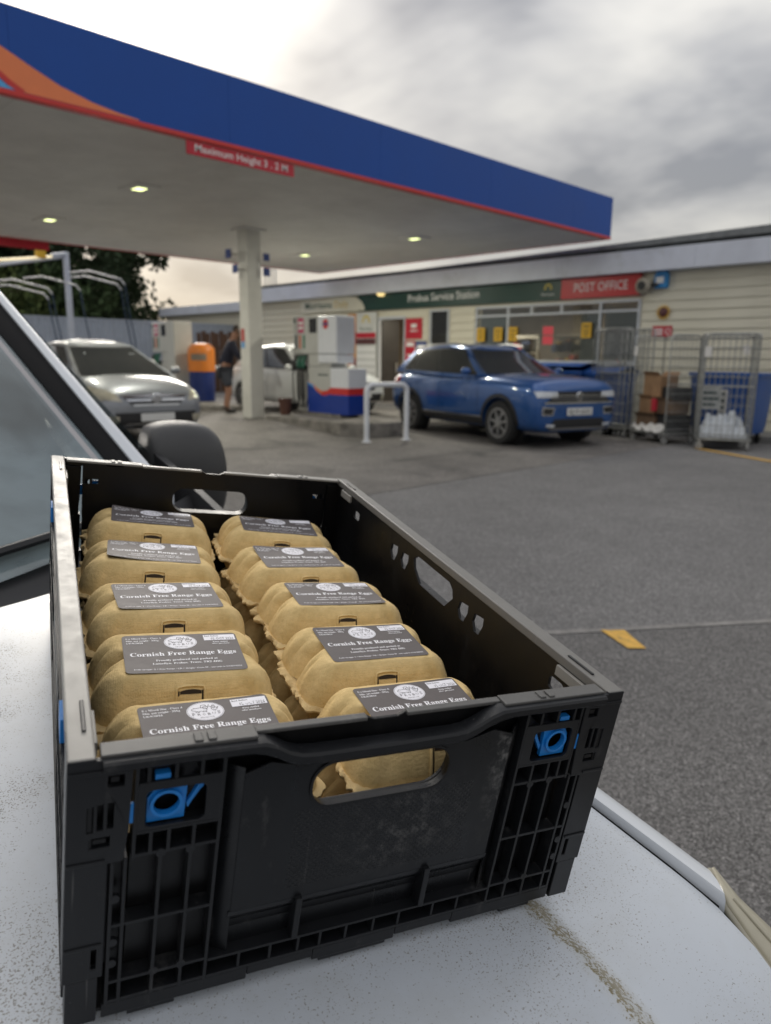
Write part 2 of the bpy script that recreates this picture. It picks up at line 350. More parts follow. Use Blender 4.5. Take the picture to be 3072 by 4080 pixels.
cx(B(CX0, CY0, CZ+.052, CX0+.1, CY1, CZ+.812), 'fascia_panel', 'canopy_blue', bevel=.006)
cx(B(CX1-.085, CY0, CZ-.002, CX1+.012, CY1, CZ+.05), 'trim', 'canopy_red', bevel=.008)
cx(B(CX0-.012, CY0, CZ-.002, CX0+.085, CY1, CZ+.05), 'trim', 'canopy_red', bevel=.008)
cx(B(CX0+.09, CY1-.085, CZ-.002, CX1-.09, CY1+.01, CZ+.05), 'trim', 'canopy_red', bevel=.008)
for i in range(4):
    for j in range(5):
        xa = CX0+.09+(CX1-CX0-.18)*i/4; xb = CX0+.09+(CX1-CX0-.18)*(i+1)/4; ya = CY0+.02+(CY1-CY0-.11)*j/5; yb = CY0+.02+(CY1-CY0-.11)*(j+1)/5
        cx(B(xa+.004, ya+.004, CZ+.006, xb-.004, yb-.004, CZ+.03), 'soffit_panel', 'soffit', bevel=.003)
# printed swoosh near the left end
mo = M('swoosh_orange', (0.86, 0.23, 0.08), 0.4, var=0.05)
top = [(1.2, 4.62), (2.0, 4.52), (2.5, 4.40), (2.78, 4.30), (2.9, 4.25), (3.04, 4.19), (3.32, 4.08), (3.65, 4.0), (3.9, 3.965), (4.16, 3.945)]
bot = [(4.16, 3.935), (2.97, 3.935), (2.84, 4.0), (2.75, 4.06), (2.4, 4.22), (1.8, 4.36), (1.2, 4.44)]
cx(MB().prism(top+bot, 0, .004, YZ(CX1+.001)), 'swoosh', 'swoosh_orange')
rl = [(2.97, 3.932), (2.84, 4.0), (2.75, 4.06), (2.4, 4.22), (1.8, 4.36), (1.2, 4.44)]
cx(MB().prism([(y, z+.02) for y, z in rl]+[(y-.03, z-.03) for y, z in reversed(rl)], .004, .008, YZ(CX1+.001)), 'swoosh_edge', 'canopy_red')
cx(MB().prism([(y-.035, max(z-.035, 3.934)) for y, z in rl]+[(1.2, 3.934)], 0, .004, YZ(CX1+.001)), 'swoosh_blue', 'sky_blue_film')
pw = .165
cx(B(-12.78-pw, 8.74-pw, 0.17, -12.78+pw, 8.74+pw, CZ+.006), 'pillar', 'pillar_white', bevel=.02)
cx(B(-12.78-pw-.09, 8.74-pw-.09, CZ-.03, -12.78+pw+.09, 8.74+pw+.09, CZ+.006), 'pillar_collar', 'soffit', bevel=.01)
M('sticker_red', (0.45, 0.06, 0.05), 0.5, var=.1); M('sticker_blue', (0.12, 0.33, 0.62), 0.5, var=.1); M('sign_blue', (0.02, 0.05, 0.22), 0.4, var=.1)
cx(B(-12.90, 8.74-pw-.004, 1.72, -12.78, 8.74-pw-.001, 1.97), 'sticker', 'sticker_red')
cx(B(-12.90, 8.74-pw-.004, 1.59, -12.78, 8.74-pw-.001, 1.715), 'sticker', 'sticker_blue')
for (x, y, z, s_, n_) in ((-12.93, 8.36, 3.40, .17, '1'), (-12.70, 8.36, 3.10, .16, '2'), (-12.54, 8.99, 3.08, .16, '1'), (-12.54, 8.99, 3.36, .14, '2')):
    if y < 8.6:
        nb = cx(B(x-s_/2, y-.03, z-s_/2, x+s_/2, y+.0, z+s_/2), 'number_plate', 'sign_blue', bevel=.006); cx(B(x-.02, y, z-.02, x+.02, 8.56, z+.02), 'bracket', 'pillar_white')
    else:
        nb = cx(B(x-.03, y-s_/2, z-s_/2, x, y+s_/2, z+s_/2), 'number_plate', 'sign_blue', bevel=.006); cx(B(-12.62, y-.03, z-.02, x-.03, y+.01, z+.02), 'bracket', 'pillar_white')

M('lamp_glow', (0.86, 0.95, 0.42), 0.4, emit=1.1)
nm = ['nearest the blue fascia at the left', 'far left, over the grey car', 'over the far pump lane, beyond the pillar', 'over the near pump, right of the pillar']
for i, (x, y) in enumerate(((-10.95, 5.55), (-14.63, 5.6), (-14.75, 11.71), (-11.05, 11.68))):
    t = thing('canopy_light', 'lit recessed canopy lamp '+nm[i], 'lamp', (x, y, CZ), 0, 'lit lamps in the canopy underside')
    MB().plate(rrect(.62, .42, .04), [rrect(.24, .17, .03)], -.022, .006, XY()).build('frame', MATS['soffit'], t, bevel=.004)
    MB().plate(rrect(.236, .166, .03), [], -.018, -.004, XY()).build('diffuser', MATS['lamp_glow'], t)
    al = bpy.data.lights.new('lamp_light', 'AREA'); al.shape = 'RECTANGLE'; al.size, al.size_y = .22, .15; al.energy = 34; al.specular_factor = .25; al.color = (1.0, .97, .82); ao = bpy.data.objects.new('lamp_light', al); col.objects.link(ao); ao.parent = t; ao.location = (0, 0, -.03)
# height limit signs hang under the fascia edge
def height_sign(x, y0, y1, z0, z1, label, txt):
    t = thing('height_sign', label, 'sign', (x, (y0+y1)/2, z0), 0, 'red height limit signs under the canopy edge'); h = (y1-y0)/2
    B(-.008, -h, 0, .008, h, z1-z0).build('panel', MATS['sign_red'], t, bevel=.002)
    for yy in (-h*.7, h*.7): B(-.004, yy-.015, z1-z0-.001, .004, yy+.015, z1-z0+.06).build('strap', MATS['galv'], t)
    if txt: lettering('lettering', 'Maximum Height 3 . 2 M', .115, MATS['letter_white'], t, lambda u, v_: (.011, u, v_+.045), width=h*1.72, bold=.01)
height_sign(CX1-.02, 4.74, 6.30, 3.715, 3.868, 'red Maximum Height 3.2 M sign under the blue fascia', True)
height_sign(CX0+.03, 4.0, 6.66, 3.70, 3.868, 'plain red sign on the far canopy edge before the trees', False)

# ------------------------------------------------------------------ the shop
SY = 15.0
shop = thing('shop_building', 'single storey cream clad service station shop with white fascia and flat roof', 'building', (-8, SY, 0.0))
def sx(mb, name, mat, parent=None, **k):
    o = mb.build(name, MATS[mat], parent or shop, xf=lambda x, y, z: (x+8, y-SY, z), **k); return o
# shell: back wall pieces round the openings (door -15.51..-14.44, windows)
wall_out = [(-21.9, 0), (6, 0), (6, 3.7), (-21.9, 3.7)]
hole = lambda a, b, c, d_: [(a, c), (b, c), (b, d_), (a, d_)]
sx(MB().plate(wall_out, [hole(-15.51, -14.44, .12, 2.57), hole(-13.55, -12.86, .75, 2.70), hole(-11.98, -7.57, 1.36, 2.70)], 0.0, .22, XZ(SY)), 'wall', 'siding')
sx(B(-21.9, SY+.22, 0, -21.68, 24, 3.7), 'wall', 'siding'); sx(B(5.8, SY+.22, 0, 6, 24, 3.7), 'wall', 'siding')
sx(B(-21.9, 23.8, 0, 6, 24.0, 3.7), 'wall', 'siding')
RT = [(-22.0, 3.745), (-14, 3.745), (-8, 3.83), (-5, 3.875), (6.1, 3.96)]
sx(MB().loft([[(x, 14.80, 3.73), (x, 24.1, 3.73), (x, 24.1, z), (x, 14.80, z)] for x, z in RT]), 'roof', 'roof_felt')
sx(B(-21.95, 14.86, 3.64, 6.05, 15.0, 3.73), 'roof_gutter', 'dark_gap')
for i in range(9):
    xa = -21.95+28*i/9; xb = -21.95+28*(i+1)/9
    sx(B(xa+.002, 14.70, 3.215, xb-.002, 14.74, 3.645), 'fascia_board', 'fascia_white', bevel=.004)
sx(B(-21.94, 14.742, 3.217, 6.04, SY-.002, 3.24), 'eaves_soffit', 'fascia_white')
# lapped cladding boards
def boards(x0, x1, z0, z1, parent=None, mirror=False, Y=SY):
    n = max(1, round((z1-z0)/.198)); ph = (z1-z0)/n; pr = [(-.006, 0), (-.030, 0), (-.032, .018), (-.008, ph+.004), (-.003, ph+.004)]
    me = None
    for i in range(n):
        if me is None:
            me = MB().prism([(x0, 0), (x1, 0), (x1, 1), (x0, 1)], 0, 1, lambda u, v, d: (u, d, v)); m2 = MB()
            ring = lambda x: [(x+8, y, z) for y, z in pr]
            m2.loft([ring(x0), ring(x1)]); me = m2.mesh('cladding_board', MATS['siding'])
        o = put('cladding_board', me, shop, loc=(0, Y-SY, z0+i*ph))
boards(-7.53, 5.98, .12, 3.21)
boards(-21.88, -18.99, .12, 3.21)
boards(-14.40, -13.60, .12, 2.74); boards(-12.82, -12.02, .12, 2.74)
boards(-18.97, -15.55, .12, 2.74)
sx(B(-11.98, 14.95, .12, -7.57, 14.998, 1.34), 'stall_riser', 'shop_green', bevel=.004)
# sign band
def zt(o, label): o['label'] = label; return o
gb = sx(B(-16.3, 14.90, 2.765, -9.482, 14.966, 3.205), 'sign_board', 'shop_green', bevel=.004)
zt(gb, 'dark green fascia sign reading Probus Service Station')
lettering('lettering', 'Probus Service Station', .27, MATS['letter_white'], gb, lambda u, v_: (u+8-13.06, -.103, v_+2.93), width=2.45, bold=.008)
rb_ = sx(B(-9.478, 14.89, 2.765, -7.57, 14.966, 3.205), 'sign_board', 'po_red', bevel=.004); zt(rb_, 'red POST OFFICE sign board')
lettering('lettering', 'POST OFFICE', .27, MATS['letter_white'], rb_, lambda u, v_: (u+8-8.50, -.113, v_+2.905), width=1.28)
pts = [(-18.97, 2.78), (-16.02, 2.78)] + [(-16.02-.75*(1-math.cos(R(a_))), 2.78+.43*math.sin(R(a_))) for a_ in range(15, 91, 15)] + [(-18.97, 3.21)]
wb = sx(MB().prism(pts, -.115, -.08, XZ(SY)), 'sign_board', 'cream_board'); zt(wb, 'pale sign board reading Morrisons Daily with a curved end')
M('dark_green_letter', (0.01, 0.07, 0.05), .5, var=.05); M('gold_letter', (0.60, 0.44, 0.12), .5, var=.05)
lettering('lettering', 'Morrisons', .29, MATS['dark_green_letter'], wb, lambda u, v_: (u+8-18.12, -.119, v_+2.90), width=1.28, bold=.012)
lettering('lettering', 'Daily', .29, MATS['gold_letter'], wb, lambda u, v_: (u+8-17.05, -.119, v_+2.90), width=.62)
def wheat_logo(parent, x, y, z, s_, mat_):
    mbl = MB()
    for k in range(9):
        a_ = R(-10+25*k); r0, r1 = .25*s_, .62*s_
        c_, n_ = math.cos(a_), math.sin(a_); w_ = .09*s_
        mbl.add([(x+c_*r0, y, z+n_*r0), (x+c_*(r0+r1)/2-n_*w_, y, z+n_*(r0+r1)/2+c_*w_), (x+c_*r1, y, z+n_*r1), (x+c_*(r0+r1)/2+n_*w_, y, z+n_*(r0+r1)/2-c_*w_)], [(0, 1, 2, 3)])
    mbl.build('logo', MATS[mat_], parent)
M('logo_yellow', (0.72, 0.55, 0.06), .5, var=.05)
wheat_logo(gb, 8-9.83, -.104, 3.03, .19, 'logo_yellow')
lettering('lettering', 'Morrisons', .085, MATS['letter_white'], gb, lambda u, v_: (u+8-9.83, -.104, v_+2.87))
# door: open leaf and dark lobby
M('door_dark', (0.022, 0.02, 0.02), .4, var=.2)
dr = sx(B(-15.50, SY+.05, .125, -15.44, SY+.75, 2.5), 'door', 'door_dark', bevel=.004); sx(B(-15.43, SY+.6, 1.0, -15.40, SY+.64, 1.3), 'handle', 'galv', dr)
fr = MB().plate(hole(-15.51, -14.44, .118, 2.57), [hole(-15.46, -14.49, .15, 2.50)], -.05, .03, XZ(SY)); sx(fr, 'door_frame', 'upvc', bevel=.003)
# windows: frames, panes
def window(x0, x1, z0, z1, mull=(), transom=None, small=()):
    t_ = .05; holes = []; xs = [x0]+list(mull)+[x1]
    for a_, b_ in zip(xs[:-1], xs[1:]):
        la, lb = (t_ if a_ == x0 else t_/2), (t_ if b_ == x1 else t_/2)
        if transom:
            holes.append(hole(a_+la, b_-lb, z0+t_, transom-t_/2)); ss = [a_+la]+[s_ for s_ in small if a_ < s_ < b_]+[b_-lb]
            for i, (c_, d_) in enumerate(zip(ss[:-1], ss[1:])): holes.append(hole(c_+(0 if i == 0 else t_/2), d_-(0 if i == len(ss)-2 else t_/2), transom+t_/2, z1-t_))
        else: holes.append(hole(a_+la, b_-lb, z0+t_, z1-t_))
    fo = sx(MB().plate(hole(x0, x1, z0, z1), holes, -.04, .04, XZ(SY)), 'window', 'upvc', bevel=.004)
    for h_ in holes:
        (a_, c_), (b_, _), (_, d_), _q = h_; sx(B(a_+.002, SY+.002, c_+.002, b_-.002, SY+.012, d_-.002), 'pane', 'shop_glass', fo)
    sx(B(x0-.02, SY-.09, z0-.05, x1+.02, SY-.04, z0-.003), 'sill', 'upvc', fo)
    return fo
window(-13.55, -12.86, .75, 2.70)
wm_ = window(-11.98, -7.57, 1.36, 2.70, mull=(-10.98, -8.50), transom=2.47, small=(-10.31, -9.49))
# inside: floor, ceiling, back wall, ceiling strip lights, shelving with goods
sx(B(-18, SY+.23, .115, -7.0, 20.5, .12), 'interior_floor', 'interior_dark')
sx(B(-18, 20.5, .115, -7.0, 20.6, 3.0), 'interior_wall', 'interior_dark'); sx(B(-7.0, SY+.23, .115, -6.9, 20.6, 3.0), 'interior_wall', 'interior_dark'); sx(B(-18.1, SY+.23, .115, -18, 20.6, 3.0), 'interior_wall', 'interior_dark')
sx(B(-18, SY+.23, 3.0, -7.0, 20.6, 3.05), 'interior_ceiling', 'interior_dark')
M('tube_light', (1, .88, .62), .5, emit=2.6)
for xx, yy in ((-13.0, 17.0), (-10.55, 18.2), (-9.15, 17.2)): sl_ = sx(B(xx-.16, yy-.10, 2.93, xx+.16, yy+.10, 2.97), 'ceiling_lamp', 'tube_light'); al = bpy.data.lights.new('lamp_light', 'AREA'); al.size = .3; al.energy = 55; al.color = (1, .88, .68); ao = bpy.data.objects.new('lamp_light', al); col.objects.link(ao); ao.parent = shop; ao.location = (xx+8, yy-SY, 2.9)
M('shelf_metal', (.3, .28, .25), .5, var=.1)
gcols = [(.5, .08, .06), (.6, .42, .08), (.1, .22, .12), (.55, .5, .42), (.12, .16, .35), (.45, .2, .08)]
for i, c_ in enumerate(gcols): M('goods%d' % i, c_, .6, var=.15)
for k, (xx, yy) in enumerate(((-12.6, 17.8), (-10.4, 17.2), (-9.3, 18.4), (-8.0, 16.8))):
    sh = sx(B(xx-.6, yy, .12, xx+.6, yy+.05, 2.1), 'shelf_unit', 'shelf_metal')
    for z_ in (.3, .75, 1.2, 1.6, 2.0): sx(B(xx-.6, yy-.35, z_, xx+.6, yy, z_+.02), 'shelf', 'shelf_metal', sh)
    for g_ in range(6):
        mbg = MB()
        for z_ in (.32, .77, 1.22, 1.62):
            for j in range(8):
                if (j*5+g_*3+int(z_*10)+k) % 6 == g_ % 6 or rnd.random() < .08:
                    x_ = xx-.55+.14*j; mbg.box(x_, yy-.3, z_, x_+.12, yy-.08, z_+rnd.uniform(.16, .34))
        if mbg.v: tag(sx(mbg, 'goods', 'goods%d' % g_, sh), kind='stuff')
# posters and notices on the glass and wall (flat print)
def notice(x0, x1, z0, z1, mat, label, txt=None, tm='door_dark', y=-.052, nm_='poster', size=.05):
    o = B(0, -.004, 0, x1-x0, 0, z1-z0).build(nm_, MATS[mat], loc=(x0, SY+y, z0)); tag(o, label, 'poster')
    if txt:
        rows = txt.split('|'); hh = (z1-z0)/(len(rows)+1)
        for i, s_ in enumerate(rows): lettering('lettering', s_, min(size, hh), MATS[tm], o, lambda u, v_: (u+(x1-x0)/2, -.006, (z1-z0)-hh*(i+1)+v_-.01))
    return o
def blocks(o, rects, mat):   # unreadable lines of print
    mb_ = MB()
    for a_, b_, c_, d_ in rects: mb_.box(a_, -.0065, c_, b_, -.0045, d_)
    mb_.build('print', MATS[mat], o)
for i, (xa, lab) in enumerate(((-11.91, 'yellow notice at the left edge of the shop window'), (-11.37, 'yellow notice in the shop window, second from the left'), (-10.93, 'yellow notice just right of the first window mullion'), (-8.93, 'yellow notice high on the window below the post office sign'))):
    z0 = 1.86 if i < 3 else 1.91
    o = notice(xa, xa+.25, z0, z0+.33, 'poster_yellow', lab, y=-.046)
    blocks(o, [(.04, .21, .24, .27), (.05, .2, .17, .19), (.05, .2, .11, .13), (.07, .18, .05, .07)], 'door_dark')
o = notice(-14.43, -13.80, 1.95, 2.50, 'sign_red', 'red square poster on the wall beside the shop door', y=-.037)
blocks(o, [(.22, .42, .30, .40), (.18, .46, .2, .23)], 'letter_white')
o = notice(-14.43, -14.05, 1.2, 1.9, 'sign_red', 'narrow red poster below the square one by the shop door', y=-.038)
blocks(o, [(.05, .33, .55, .66), (.08, .30, .3, .34)], 'letter_white')
o = notice(-14.03, -13.63, 1.5, 1.88, 'sign_blue', 'small navy sign on the wall by the shop door', y=-.038)
blocks(o, [(.06, .34, .24, .29), (.08, .32, .12, .16)], 'letter_white')
M('neon_red', (.8, .03, .05), .5, emit=.35)
for z_, lab in ((2.0, 'upper red square sign hung inside the shop window'), (1.78, 'lower red square sign hung inside the shop window')):
    notice(-10.06, -9.78, z_, z_+.19, 'neon_red', lab, y=.13, nm_='window_sign')
notice(-9.02, -8.55, 1.42, 2.44, 'blind_glare', 'pale sheet covering the right part of the middle window', y=.10, nm_='window_sheet')
notice(-8.44, -7.62, 1.42, 2.44, 'blind_glare', 'grey sheet standing for the reflection in the right window pane', y=.10, nm_='blind_glare')  # sheet added to stand for the reflection in this pane
notice(-11.92, -11.02, 1.42, 2.44, 'blind_glare', 'grey blinds behind the three yellow notices', y=.10, nm_='blind_glare')
# promotional board between the pump and the door
tt = thing('price_board', 'tall board with fruit picture, supermarket logo and price rows beside the shop door', 'sign', (-16.15, SY-.05, .115))
M('totem_white', (.62, .63, .60), .45, var=.06)
fr_ = bpy.data.materials.new('fruit_print'); fr_.use_nodes = True; tn = fr_.node_tree; bb = tn.nodes['Principled BSDF']; vo = tn.nodes.new('ShaderNodeTexVoronoi'); vo.inputs['Scale'].default_value = 4.5
tcn = tn.nodes.new('ShaderNodeTexCoord'); tn.links.new(tcn.outputs['Object'], vo.inputs[0]); rp = tn.nodes.new('ShaderNodeValToRGB'); sc_ = tn.nodes.new('ShaderNodeSeparateColor'); tn.links.new(vo.outputs['Color'], sc_.inputs[0]); tn.links.new(sc_.outputs[0], rp.inputs[0]); tn.links.new(rp.outputs[0], bb.inputs['Base Color'])
rp.color_ramp.elements[0].color = (.12, .02, .015, 1); rp.color_ramp.elements[1].color = (.6, .28, .05, 1); e = rp.color_ramp.elements.new(.5); e.color = (.38, .05, .03, 1); MATS['fruit_print'] = fr_
B(-.62, -.05, .0, -.24, -.0, 2.58).build('picture_panel', MATS['fruit_print'], tt, bevel=.003)
B(-.235, -.055, 0, .62, -.0, 2.60).build('board', MATS['totem_white'], tt, bevel=.003)
M('totem_brown', (.10, .03, .03), .5, var=.1)
B(-.22, -.062, 1.88, .60, -.057, 2.03).build('price_row', MATS['sign_red'], tt); B(-.22, -.062, 1.70, .60, -.057, 1.86).build('price_row', MATS['totem_brown'], tt)
for k in range(5): B(-.20, -.062, 1.50-.2*k, .58, -.057, 1.63-.2*k).build('price_row', MATS['letter_white'], tt)
wheat_logo(tt, .19, -.06, 2.36, .3, 'logo_yellow'); lettering('lettering', 'Morrisons', .13, MATS['dark_green_letter'], tt, lambda u, v_: (u+.19, -.06, v_+2.1))
for k, s_ in enumerate(('', '')): pass
# small things on the wall
M('alarm_blue', (.02, .22, .52), .4, var=.05)
t = thing('alarm_box', 'blue burglar alarm box high on the cream wall', 'alarm', (-7.13, SY-.03, 2.88))
pl = [(-.14, 0), (.14, 0), (.15, .26), (.10, .34), (-.10, .34), (-.15, .26)]
MB().prism(pl, -.09, 0, XZ()).build('cover', MATS['alarm_blue'], t, bevel=.01); B(-.1, -.096, .1, .06, -.091, .22).build('sticker', MATS['letter_white'], t)
t = thing('floodlight', 'round cream security light at the end of the post office sign', 'lamp', (-7.47, SY-.05, 2.94))
M('lamp_beige', (.36, .33, .26), .5, var=.1); MB().lathe([(.0, -.22), (.08, -.22), (.16, -.17), (.17, -.15), (.13, -.07), (.06, 0), (0, 0)], 20, axis='y').build('housing', MATS['lamp_beige'], t, smooth=40)
MB().lathe([(0, -.235), (.085, -.235), (.09, -.222), (0, -.222)], 16, axis='y').build('lens', MATS['black_plastic'], t, smooth=40)
B(.14, -.12, -.02, .30, -.02, .04).build('bracket', MATS['black_plastic'], t)
t = thing('sunflower_plaque', 'sunflower shaped wall ornament with dark centre and yellow petals', 'ornament', (-7.05, SY-.035, 2.40))
mbp = MB()
for k in range(14):
    a_ = 2*pi*k/14; c_, s_ = math.cos(a_), math.sin(a_)
    mbp.add([(c_*.07-s_*.035, -.012, s_*.07+c_*.035), (c_*.07+s_*.035, -.012, s_*.07-c_*.035), (c_*.17, -.03, s_*.17), (c_*.07, -.03, s_*.07)], [(0, 2, 3), (1, 3, 2), (0, 1, 2)])
mbp.build('petals', MATS['poster_yellow'], t); MB().lathe([(0, -.05), (.07, -.045), (.11, -.02), (.11, 0), (0, 0)], 18, axis='y').build('seed_head', MATS['totem_brown'], t, smooth=40)
o = notice(-7.26, -6.84, 1.90, 2.13, 'sign_red', 'red no smoking sign on the cream wall above the roll cages', y=-.034, nm_='safety_sign')
blocks(o, [(.03, .22, .13, .17), (.03, .22, .06, .10)], 'letter_white')
rg = [(.33+.06*math.cos(2*pi*k/16), .115+.06*math.sin(2*pi*k/16)) for k in range(16)]; ri = [(.33+.045*math.cos(2*pi*k/16), .115+.045*math.sin(2*pi*k/16)) for k in range(16)]
MB().plate(rg, [ri], -.0065, -.0045, XZ()).build('print', MATS['letter_white'], o)
M('lamp_warm', (.95, .72, .30), .4, emit=.45)
t = thing('eaves_lamp', 'small lit round lamp under the eaves above the shop sign', 'lamp', (-15.3, 14.85, 3.215))
MB().lathe([(0, -.09), (.08, -.08), (.12, -.04), (.125, 0), (0, 0)], 18).build('diffuser', MATS['lamp_warm'], t, smooth=50); MB().lathe([(0, -.01), (.14, -.01), (.14, .0), (0, .0)], 18).build('base_ring', MATS['upvc'], t)
# vents on the roof
for k, (dx, hh) in enumerate(((0, .75), (.22, .62), (.42, .8), (.6, .7))):
    t = thing('vent_pipe', ['shortest to the left', 'second from the left', 'third from the left', 'rightmost'][k].replace('shortest to the left', 'leftmost')+' thin grey vent pipe rising from the shop roof beyond the pillar', 'pipe', (-21.6+dx, 15.4, 3.74), 0, 'vent pipes on the roof')
    MB().tube([(0, 0, 0), (0, 0, hh)], .022, 8).build('stack', MATS['galv'], t); MB().lathe([(0, hh-.002), (.04, hh-.002), (.03, hh+.05), (0, hh+.05)], 10).build('cap', MATS['galv'], t)
# lower annex further back on the left
an = thing('annex_building', 'lower cream clad annex set back behind the pillar with a pale blue white fascia', 'building', (-27, 17, .17))
def ax(mb, name, mat, **k): return mb.build(name, MATS[mat], an, xf=lambda x, y, z: (x+27, y-17, z-.17), **k)
ax(B(-31.7, 17.05, .17, -21.92, 24, 3.25), 'wall', 'siding')
for i in range(3): ax(B(-31.8+3.3*i+.002, 16.75, 3.20, -31.8+3.3*(i+1)-.002, 16.80, 3.55), 'fascia_board', 'fascia_white', bevel=.004)
ax(B(-31.8, 16.805, 3.252, -21.91, 24.1, 3.56), 'roof', 'roof_felt')
mec = None
for i in range(15):
    pr = [(-.006, 0), (-.030, 0), (-.032, .018), (-.008, .204), (-.003, .204)]
    if mec is None: mec = MB().loft([[(x+27, y+.05, z) for y, z in pr] for x in (-31.7, -21.95)]).mesh('cladding_board', MATS['siding'])
    put('cladding_board', mec, an, loc=(0, 0, .03+.2*i))
# ------------------------------------------------------------------ forecourt furniture
M('pump_grey', (.50, .50, .47), .45, var=.06, vs=3); M('pump_white', (.74, .76, .80), .35, var=.04); M('pump_blue', (.012, .045, .30), .35, var=.06)
M('pump_screen', (.015, .016, .02), .2, var=.1); M('hose_black', (.015, .015, .016), .5, var=.1); M('nozzle_green', (.01, .12, .07), .4, var=.1); M('nozzle_black', (.02, .02, .02), .4, var=.1)
M('price_green', (.02, .16, .09), .5); M('price_orange', (.7, .16, .05), .5); M('price_dark', (.03, .06, .06), .5); M('price_pink', (.55, .03, .14), .5)
M('barrier_white', (.74, .76, .80), .35, var=.05, vs=8, dirt=(.42, .40, .36), ds=9, dlo=.62, dhi=.8)
# concrete islands
def island(name, x0, x1, y0, y1, zt_, label):
    n = .55; z0 = min(ground_z(x0), ground_z(x1))-.02
    poly = [(x0, y0+.15), (x0+.15, y0), (x1-n, y0), (x1-.12, y0+.28), (x1, y0+.6), (x1, y1-.3), (x1-.3, y1), (x0+.15, y1), (x0, y1-.15)]
    o = MB().prism([(x-x0, y-y0) for x, y in poly], z0, zt_, XY()).build(name, MATS['concrete'], bevel=.03, loc=(x0, y0, 0)); return tag(o, label, 'kerb island')
island('pump_island', -12.45, -9.45, 8.70, 10.05, .27, 'raised concrete island under the near fuel pump')
island('pump_island', -18.2, -14.62, 8.95, 9.95, .30, 'raised concrete island under the far fuel pump')

